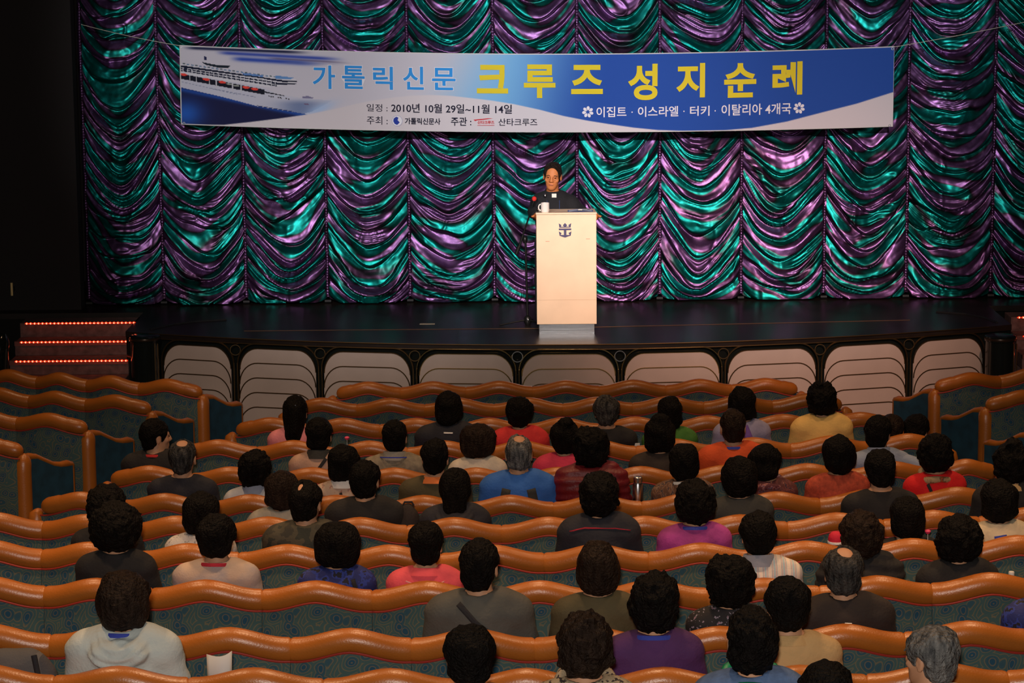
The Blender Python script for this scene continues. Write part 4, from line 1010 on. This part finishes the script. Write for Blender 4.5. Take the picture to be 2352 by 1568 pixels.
Pp(1571, 1016, 5, 70, 'bob', 'black', 'knit', 'shirt', 'f', 'person with a black bob and a brown patterned knit with white collar', col='round', colm=WHT)
a, f, h = Pp(1707, 888, 3, 66, 'bob', 'black', 'lavender', 'shirt', 'f', 'person in a pale lavender top with a purple scarf down the back'); ribbon('scarf', f, [(.0, 1.05), (.03, .97), (.10, .84)], .060, cloth('violet', (.16, .08, .34)), a)
a, f, h = Pp(1686, 938, 4, 62, 'short_ears', 'brown', 'orange', 'jacket', 'm', 'person with short cropped hair in an orange jacket with a dark neckline'); collar(a, 'round', BLU)
Pp(1892, 873, 3, 70, 'curly', 'black', 'yellow', 'jacket', 'f', 'person with puffy curly black hair in a pale yellow jacket')
a, f, h = Pp(2022, 953, 4, 66, 'short', 'black', 'lightblue', 'shirt', 'm', 'person in a pale blue shirt leaning right, dark hair', yaw=-20, col='stand', colm='lightblue'); link('sleeve', MB().tube([(.10, .17, 1.0), (.19, .14, .99), (.28, .10, .97), (.37, .10, .93)], [.050, .056, .050, .044], 14).mesh('sleeve', True), a, CLO['lightblue'])
Pp(2112, 950, 3, 62, 'short', 'black', 'white', 'shirt', 'f', 'person bending low in a white collar beside the right aisle', pitch=-25, yaw=-30)
Pp(2054, 950, 3, 60, 'short', 'brown', 'black', 'shirt', 'f', 'person with brown hair partly hidden behind the pale blue shirt', pitch=-16, yaw=-20)
Pp(1762, 1020, 5, 80, 'bob', 'black', 'maroonpat', 'shirt', 'f', 'person with a black bob and a pink patterned scarf looking down right', yaw=-28, pitch=-12, col='scarf', colm='scarfpat')
Pp(1700, 1047, 6, 84, 'bob', 'black', 'darkgrey', 'shirt', 'f', 'person with full black hair in a plain dark grey top behind the patterned scarf')
Pp(1928, 1000, 5, 80, 'bob', 'black', 'coral', 'shirt', 'f', 'person with a rounded black bob in a coral red knit top', yaw=20)
Pp(2027, 1030, 6, 76, 'short', 'black', 'black', 'shirt', 'm', 'person with short black hair and broad black shirt, right of the coral top')
a, f, h = Pp(2153, 995, 5, 84, 'curly', 'black', 'brightred', 'shirt', 'f', 'person with curly hair in a bright red top with a plaid scarf', col='scarf', colm='plaid'); ribbon('strap', f, [(-.07, 1.02), (-.01, .88)], .02, STRAP, a)
a, f, h = Pp(2328, 1004, 6, 82, 'curly_bun', 'black', 'black', 'jacket', 'f', 'person with clipped-up black hair at the right frame edge', col='flat', colm='sand')
a, f, h = Pp(2299, 1100, 7, 92, 'bob', 'black', 'cream', 'shirt', 'f', 'person in a cream sweater with two dark blue stripes at the right', yaw=5); ribbon('stripe', f, [(-.05, 1.005), (.02, 1.015)], .012, BLU, a); ribbon('stripe', f, [(-.05, .98), (.025, .99)], .012, BLU, a)
Pp(1981, 1168, 8, 100, 'curly', 'brown', 'black', 'puffer', 'f', 'person with dark brown curly hair in a black top beside the red cap')
Pp(2088, 1137, 7, 84, 'bob', 'black', 'black', 'shirt', 'f', 'person in black with a cream scarf between two curly heads at right', col='flat', colm='cream')
Pp(2205, 1180, 8, 106, 'curly', 'black', 'black', 'jacket', 'f', 'person with frizzy round black hair in a black jacket at right')
Pp(1597, 1098, 7, 94, 'curly', 'black', 'purplepink', 'shirt', 'f', 'person with round curly hair in a purple and pink mottled top', col='round', colm=BLU)
a, f, h = Pp(1376, 1077, 7, 92, 'curly', 'black', 'navy_black', 'jacket', 'f', 'person in a dark navy jacket with thin red piping at centre'); ribbon('piping', f, [(-.16, 1.02), (-.08, 1.035), (.08, 1.035), (.16, 1.02)], .005, REDT, a)
Pp(1744, 1172, 8, 88, 'short', 'black', 'stripes', 'shirt', 'm', 'person in a pastel vertical-striped shirt with a plain grey collar', col='stand', colm=cloth('collar_grey', (.26, .27, .33)))
Pp(1373, 1240, 9, 98, 'bob', 'brown', 'olive', 'shirt', 'f', 'person with a dark bob in a plain olive green sweater').__class__
Pp(1502, 1308, 10, 116, 'curly', 'black', 'purple', 'shirt', 'f', 'person with full curly black hair in a deep purple top', col='round', colm=BLU)
Pp(1678, 1268, 9, 116, 'curly', 'black', 'floral', 'shirt', 'f', 'person with curly hair in a black top with fine floral specks')
Pp(1812, 1322, 10, 108, 'short', 'black', 'sand', 'shirt', 'm', 'person with short black hair in a sand polo shirt with white-edged collar', col='flat', colm='sand')
a, f, h = Pp(1940, 1252, 9, 95, 'short_crown_ears', 'salt', 'brownblack', 'jacket', 'm', 'person with a bald crown in a dark brown jacket with a small white mark'); ribbon('label_mark', f, [(-.014, .985), (.018, .982)], .009, WHT, a)
Pp(1727, 1387, 11, 118, 'curly', 'black', 'denim', 'jacket', 'f', 'person with black hair, bright green scarf and blue denim top at bottom', col='scarf', colm=GRN)
Pp(2143, 1433, 11, 122, 'short_ears', 'grey', 'white', 'shirt', 'm', 'person with silver grey hair turned left at the lower right', yaw=42)
Pp(1900, 1517, 12, 135, 'short', 'black', 'black', 'shirt', 'm', 'person of whom only the black crown shows at the bottom edge')
Pp(1342, 1398, 11, 130, 'curly', 'brown', 'leopard', 'shirt', 'f', 'person with tousled dark brown hair and a patterned beige collar at bottom', col='scarf', colm='leopard')
Pp(1075, 1430, 11, 126, 'short', 'black', 'darkgrey', 'shirt', 'm', 'person with short smooth black hair at the bottom centre')
a, f, h = Pp(1098, 1238, 9, 98, 'short_ears', 'black', 'grey', 'jacket', 'm', 'person in a plain grey jacket with a black strap across the back', yaw=-8); ribbon('strap', f, [(-.09, 1.05), (.0, .96), (.16, .84)], .026, STRAP, a)
a, f, h = Pp(975, 1195, 8, 86, 'short', 'black', 'coralpink', 'tee', 'f', 'person with short black hair in a coral pink polo shirt', col='flat', colm='coralpink'); ribbon('seam_line', f, [(-.10, 1.02), (-.04, 1.0), (.05, 1.0), (.10, 1.02)], .006, cloth('pale_pink', (.8, .35, .35)), a)
a, f, h = Pp(770, 1195, 8, 112, 'bob', 'black', 'blueprint', 'shirt', 'f', 'person with a big black bob in a royal blue print top'); ribbon('strap', f, [(.09, 1.03), (.13, .90)], .022, STRAP, a)
Pp(491, 1178, 8, 96, 'short', 'black', 'tiedye', 'tee', 'm', 'person with tousled black hair in a beige and grey T-shirt', col='round', colm=REDT)
a, f, h = Pp(275, 1310, 10, 126, 'bob', 'brown', 'hoodie', 'hoodie', 'm', 'person with brown-black hair in a white hooded sweatshirt at lower left', col='round', colm=BLU)
Pp(258, 1150, 8, 122, 'long_curly', 'black', 'black', 'shirt', 'f', 'person with long voluminous curly black hair in a black top at left')
Pp(238, 1108, 7, 92, 'curly', 'black', 'black', 'shirt', 'f', 'person in black just in front of the long curly hair at left')
Pp(455, 1127, 7, 90, 'bob', 'black', 'lace', 'shirt', 'f', 'person with black hair in a white lacy top at left')
Pp(835, 1055, 6, 76, 'short_ears', 'black', 'black', 'jacket', 'm', 'person in a black jacket with visible ears, head turned slightly right', yaw=-10)
a, f, h = Pp(698, 1102, 7, 80, 'short_spot_ears', 'black', 'camo', 'jacket', 'm', 'person with a thinning crown in a dark mottled jacket with blue side panels', yaw=-12); 
for s in (-1, 1): ribbon('blue_panel', f, [(s*.10, .93), (s*.13, .82)], .05, CLO['blue'], a)
Pp(643, 1080, 6, 82, 'bob', 'brown', 'greywhite', 'jacket', 'f', 'person with dark hair in a pale grey jacket behind the mottled jacket')
Pp(580, 1030, 5, 80, 'curly', 'black', 'coolwhite', 'shirt', 'f', 'person with rounded black hair in a pale grey-white top at left', col='stand', colm='lightblue')
a, f, h = Pp(785, 1020, 5, 76, 'bob', 'black', 'creamfloral', 'shirt', 'f', 'person in a cream floral top with white collar and black strap', col='stand', colm=WHT); ribbon('strap', f, [(-.01, 1.02), (.04, .90)], .018, STRAP, a)
Pp(1043, 1073, 6, 76, 'long', 'black', 'navy_black', 'hoodie', 'f', 'person with straight shoulder-length black hair in a dark hooded top')
Pp(413, 1007, 5, 62, 'short_crown_ears', 'salt', 'navy_black', 'shirt', 'm', 'person with thinning grey hair in a black top at the left aisle')
Pp(350, 960, 4, 62, 'short_ears', 'black', 'black', 'jacket', 'm', 'person turned to the right in a black jacket with a red collar edge', yaw=-58, col='round', colm=cloth('red_edge', (.5, .02, .02)))
Pp(2412, 1262, 9, 90, 'bob', 'black', 'blueprint', 'jacket', 'f', 'person in royal blue cut off by the right frame edge')
# ------------------------------------------------------------------ speaker standing behind the lectern
def speaker():
    SKS = mat('skin_speaker', (.66, .225, .075), .55, spec=.3); BLK = cloth('clerical_black', (.006, .006, .008))
    yb = pyy+.62; hd = at_y(1269, 404, yb-.03); cx = hd[0]; zt = at_y(1269, 372, yb)[2]-SZ
    hc = hd[2]-SZ; px_ = cx+.04
    o = None; Rm = head_rot(PI-math.radians(6), math.radians(-6), math.radians(-5)); piv = (0, -.03, hc)
    shz = hc-.215; lean = .02
    LH = at_y(1235, 497, pyy+.12); RHp = at_y(1366, 497, pyy+.12)
    lh = (LH[0]-cx-.01, LH[1]-yb, LH[2]-SZ+.0); rh = (RHp[0]-cx+.01, RHp[1]-yb, RHp[2]-SZ+.0)
    E = [(-.165, -.02, .5*(shz+lh[2])-.06), (.255, -.03, .5*(shz+rh[2])-.07)]
    SHD = [(-.125, .02, shz-.025), (.165, .02, shz-.03)]
    hipz = .74
    def torso(P, g=0):
        d = U(.06, ell(P, (.02, .06, hipz), (.16+g, .12+g, .14)), ell(P, (.01, .04, (hipz+shz)/2), (.150+g, .115+g, .26)), ell(P, (.015, .025, shz-.10), (.145+g, .108+g, .13+g)), cap(P, SHD[0], SHD[1], .052+g), cap(P, (-.07, .02, shz+.005), (.07, .02, shz+.005), .045+g))
        return d
    def arms(P, g=0):
        r = None
        for s, e, w in ((SHD[0], E[0], lh), (SHD[1], E[1], rh)):
            a = U(.04, cap(P, s, e, .050+g, .043+g), cap(P, e, w, .040+g, .028+g)); r = a if r is None else np.minimum(r, a)
        return r
    def body(X, Y, Z):
        P = (X, Y, Z); b = U(.03, torso(P), arms(P))
        for s in (-1, 1):
            b = U(.04, b, cap(P, (s*.085+.02, .06, hipz-.04), (s*.11+.02, .03, .40), .085, .058), cap(P, (s*.11+.02, .03, .40), (s*.12+.02, .06, .07), .056, .038), cap(P, (s*.12+.02, .06, .04), (s*.14+.02, -.08, .03), .038, .030))
        b = smin(b, cap(P, (0, .02, shz), (0, -.018, hc-.05), .056, .052), .03)
        return smin(b, head_sdf(to_head(P, piv, Rm)), .015)
    V, Q = nets(body, axis((-.36, -.11, .016), (-.11, .11, .0055), (.11, .40, .016)), axis((-.62, -.17, .02), (-.17, .12, .006), (.12, .22, .02)), axis((-.01, hc-.20, .022), (hc-.20, hc+.14, .0055)))
    for s, w in ((1, lh), (-1, rh)):
        hv, hq = hand_mesh(s, (w[0], w[1]-.0, w[2]), PI+(.25 if s > 0 else -.25), .95, .0045, .35); Q = np.concatenate([Q, hq+len(V)]); V = np.concatenate([V, hv])
    o = link('person', mesh_np('speaker_body', V, Q), None, SKS, (cx, yb, SZ))
    tag(o, 'person in black clerical clothes standing and speaking behind the lectern', 'person')
    def sh(X, Y, Z):
        P = (X, Y, Z); d = U(.035, torso(P, .014), arms(P, .013))-.003*vnoise(X*16, Y*16, Z*22, 21)-.006*vnoise(X*7, Y*7, Z*9, 22)
        a = np.sqrt((X/.062)**2+((Y-.006)/.064)**2); colr = np.maximum(np.abs(a-1)*.06-.006, np.abs(Z-shz-.065-.25*Y)-.024); d = smin(d, colr, .01)
        nk = np.sqrt(X**2+(Y-.006)**2)-.054; d = smax(d, -np.maximum(nk, shz-.01-Z), .004)
        cut = np.maximum(lh[2]-.0+.0-Z, np.where(X < 0, (X-lh[0])*0, 0))
        w = np.minimum(np.sqrt((X-lh[0])**2+(Y-lh[1])**2+(Z-lh[2])**2), np.sqrt((X-rh[0])**2+(Y-rh[1])**2+(Z-rh[2])**2))
        return smax(smax(d, .045-w, .004), hipz-.10-Z, .004)
    V, Q = nets(sh, axis((-.40, .42, .011)), axis((-.62, .20, .011)), axis((hipz-.13, shz+.14, .011))); link('clerical_shirt', mesh_np('clerical', V, Q), o, BLK)
    def tr(X, Y, Z):
        P = (X, Y, Z); b = ell(P, (.02, .06, hipz-.02), (.178, .138, .15))
        for s in (-1, 1): b = U(.03, b, cap(P, (s*.085+.02, .06, hipz-.04), (s*.11+.02, .03, .40), .098, .075), cap(P, (s*.11+.02, .03, .40), (s*.12+.02, .06, .06), .073, .066))
        return np.maximum(np.maximum(b, .05-Z), Z-hipz-.03)
    V, Q = nets(tr, axis((-.26, .30, .02)), axis((-.14, .24, .02)), axis((.02, .82, .02))); link('trousers', mesh_np('sp_trousers', V, Q), o, TR[0])
    for s in (-1, 1): link('shoe', MB().tube([(s*.12+.02, .10, .045), (s*.12+.02, .04, .05), (s*.13+.02, -.04, .042), (s*.14+.02, -.11, .032)], [.04, .046, .046, .030], 12).mesh('shoe', True), o, SHM)
    hm = hair_mesh('short_ears_high', .084, 91.3); h = link('hair', hm, o, HAIR['brown']); L = Matrix.Translation(piv) @ Rm.to_4x4(); h.matrix_local = L
    for sd in (-1, 1):
        e = link('eye', em_, o, EYE); e.matrix_local = L @ Matrix.Translation((sd*.031, .0845, .000))
        e = link('eyebrow', BROW, o, HAIR['salt']); e.matrix_local = L @ Matrix.Translation((sd*.032, .090, .020))
        g = link('spectacle_rim', MB().tube([(sd*.031+.019*math.cos(t), .103-.006*abs(math.cos(t)), .013*math.sin(t)) for t in np.linspace(0, 2*PI, 17)], .0010, 5, False).mesh('rim', True), o, METAL); g.matrix_local = L
    lp = link('lips', MB().tube([(-.020, .0905, -.0635), (-.008, .0975, -.061), (.008, .0975, -.061), (.020, .0905, -.0635)], [.002, .004, .004, .002], 6).mesh('lip', True), o, mat('lips', (.40, .12, .07), .5)); lp.matrix_local = L
    link('collar_tab', MB().box(-.008, .034, -.068, -.060, shz+.025, shz+.060).mesh('tab', bevel=.002), o, mat('collar_white', (.85, .82, .72), .6))
    link('lapel_microphone', MB().lathe([(.003, -.018), (.012, -.010), (.014, 0), (.010, .012), (.002, .018)], 12, (-.068, -.075, shz+.045)).mesh('lapmic', True), o, METAL)
    for x in (-.05, .06):
        V = []
        pts = []
        for t in np.linspace(0, 1, 10):
            q = (x*(1-.1*t), shz-.0-.34*t); ys = np.linspace(-.25, .1, 200); v = sh(np.full(200, q[0]), ys, np.full(200, q[1])); k = np.argmax(v < 0); pts.append((q[0], ys[k]-.003, q[1]))
        link('lanyard', MB().tube(pts, .0035, 5).mesh('lany', True), o, mat('lanyard_blue', (.02, .04, .12), .6))
speaker()
# ------------------------------------------------------------------ small things
def prop_at(px, py, row, dy=.10):
    Y = ROWS[row][0]+dy; q = at_y(px, py, Y)
    for _ in range(3): Y = row_y(row, q[0])+dy; q = at_y(px, py, Y)
    return q
q = prop_at(1465, 1108, 5, .14); o = empty('steel_flask', (q[0], q[1], q[2]-.04), 0, 'shiny steel vacuum flask beside the dark red quilted jacket', 'flask')
link('flask_body', MB().lathe([(.026, -.16), (.030, -.155), (.030, .03), (.026, .04)], 20).mesh('fb', True), o, METAL); link('flask_cap', MB().lathe([(.024, .04), (.025, .045), (.025, .072), (.020, .076)], 20).mesh('fcap', True), o, METAL)
q = prop_at(506, 1545, 10, .14); o = empty('paper_sheet', tuple(q), .1, 'curled white paper sheet standing against an empty seat at lower left', 'paper')
V = []; Fc = []
for i in range(9):
    t = i/8; V += [(-.05+.092*t, .02-.03*math.sin(t*PI*.8), -.10), (-.052+.10*t, .02-.05*math.sin(t*PI*.8), .072+.018*t**3)]
    if i: Fc.append((2*i-2, 2*i, 2*i+1, 2*i-1))
s = link('sheet', mesh('sheet', V, Fc, True), o, WHITE); md = s.modifiers.new('t', 'SOLIDIFY'); md.thickness = .002
q = prop_at(1455, 1020, 3, .12); o = empty('white_card', tuple(q), 0, 'small white card behind the seat back near the black top', 'card')
link('card', MB().box(-.042, .042, -.002, .002, -.10, .008).mesh('cd', bevel=.001), o, WHITE); link('card_clip', MB().box(-.01, .01, -.004, .004, .004, .012).mesh('cdc'), o, METAL)
q = prop_at(2323, 1322, 8, .12); o = empty('white_bottle_cap', tuple(q), 0, 'small white bottle top above the seat back at the right edge', 'bottle')
link('cap', MB().lathe([(.013, -.005), (.014, 0), (.014, .018), (.012, .021)], 16).mesh('cp', True), o, WHITE); link('bottle', MB().lathe([(.03, -.22), (.033, -.21), (.033, -.07), (.014, -.02), (.013, -.004)], 16).mesh('bt', True), o, mat('clear_bottle', (.4, .5, .55), .1))
PKB = mat('hot_pink_plastic', (.75, .05, .15), .5)
for (x, y, r, lab) in ((797, 1006, 4, 'small pink round tag on a thin stem above an empty seat at left'), (2131, 1221, 7, 'small pink round tag on a stem between dark heads at right')):
    q = prop_at(x, y, r, .10); o = empty('pink_tag', tuple(q), 0, lab, 'tag', 'pink tags')
    link('tag_head', MB().lathe([(.003, -.012), (.012, -.006), (.016, .004), (.010, .010), (.002, .012)], 12).mesh('th', True), o, PKB); link('tag_stem', MB().tube([(0, 0, -.01), (.002, 0, -.12)], .002, 6).mesh('tst', True), o, WHITE)
q = prop_at(1920, 1240, 7, .12); o = empty('red_cap', tuple(q), 0, 'red fabric cap with a white rim between seats at right', 'cap')
link('crown', MB().lathe([(.040, -.005), (.040, .01), (.036, .028), (.022, .042), (.003, .047)], 20).mesh('rc', True), o, mat('red_fabric', (.55, .01, .04), .8, bump=.3)); link('rim', MB().lathe([(.042, -.016), (.044, -.010), (.042, -.003)], 20).mesh('rcr', True), o, WHT)
q = prop_at(938, 1175, 6, .16); o = empty('black_bag', (q[0], q[1], q[2]-.12), 0, 'rounded black bag on the seat right of the black jacket', 'bag')
V, Q = nets(lambda X, Y, Z: ell((X, Y, Z), (0, 0, .02), (.068, .06, .15))-.006*vnoise(X*20, Y*20, Z*20, 40), axis((-.09, .09, .01)), axis((-.09, .09, .01)), axis((-.16, .19, .01)))
link('bag_body', mesh_np('bagb', V, Q), o, CLO['brownblack']); link('bag_handle', MB().tube([(-.03, 0, .155), (-.02, 0, .175), (.02, 0, .175), (.03, 0, .155)], .006, 6).mesh('bagh', True), o, STRAP)
q = prop_at(45, 1492, 10, .16); o = empty('draped_jacket', tuple(q), .0, 'grey striped jacket draped over a seat at the lower left corner', 'jacket')
def dj(X, Y, Z):
    P = (X, Y, Z); return U(.05, ell(P, (-.05, 0, -.16), (.20, .09, .17)), cap(P, (.04, 0, -.05), (.12, .02, -.26), .05, .06))-.008*vnoise(X*14, Y*14, Z*26, 41)
V, Q = nets(dj, axis((-.30, .22, .012)), axis((-.14, .14, .012)), axis((-.36, .05, .012))); link('jacket_cloth', mesh_np('dj', V, Q), o, pattern('cloth_grey_stripe', [(0, (.085, .080, .080)), (.5, (.12, .11, .105)), (.7, (.06, .055, .06))], 'wave', 5, .9, (.2, .2, 1), 2))
link('jacket_strap', MB().tube([(.07, -.075, -.0), (.09, -.09, -.10), (.10, -.09, -.2)], .012, 8).mesh('djs', True), o, STRAP)
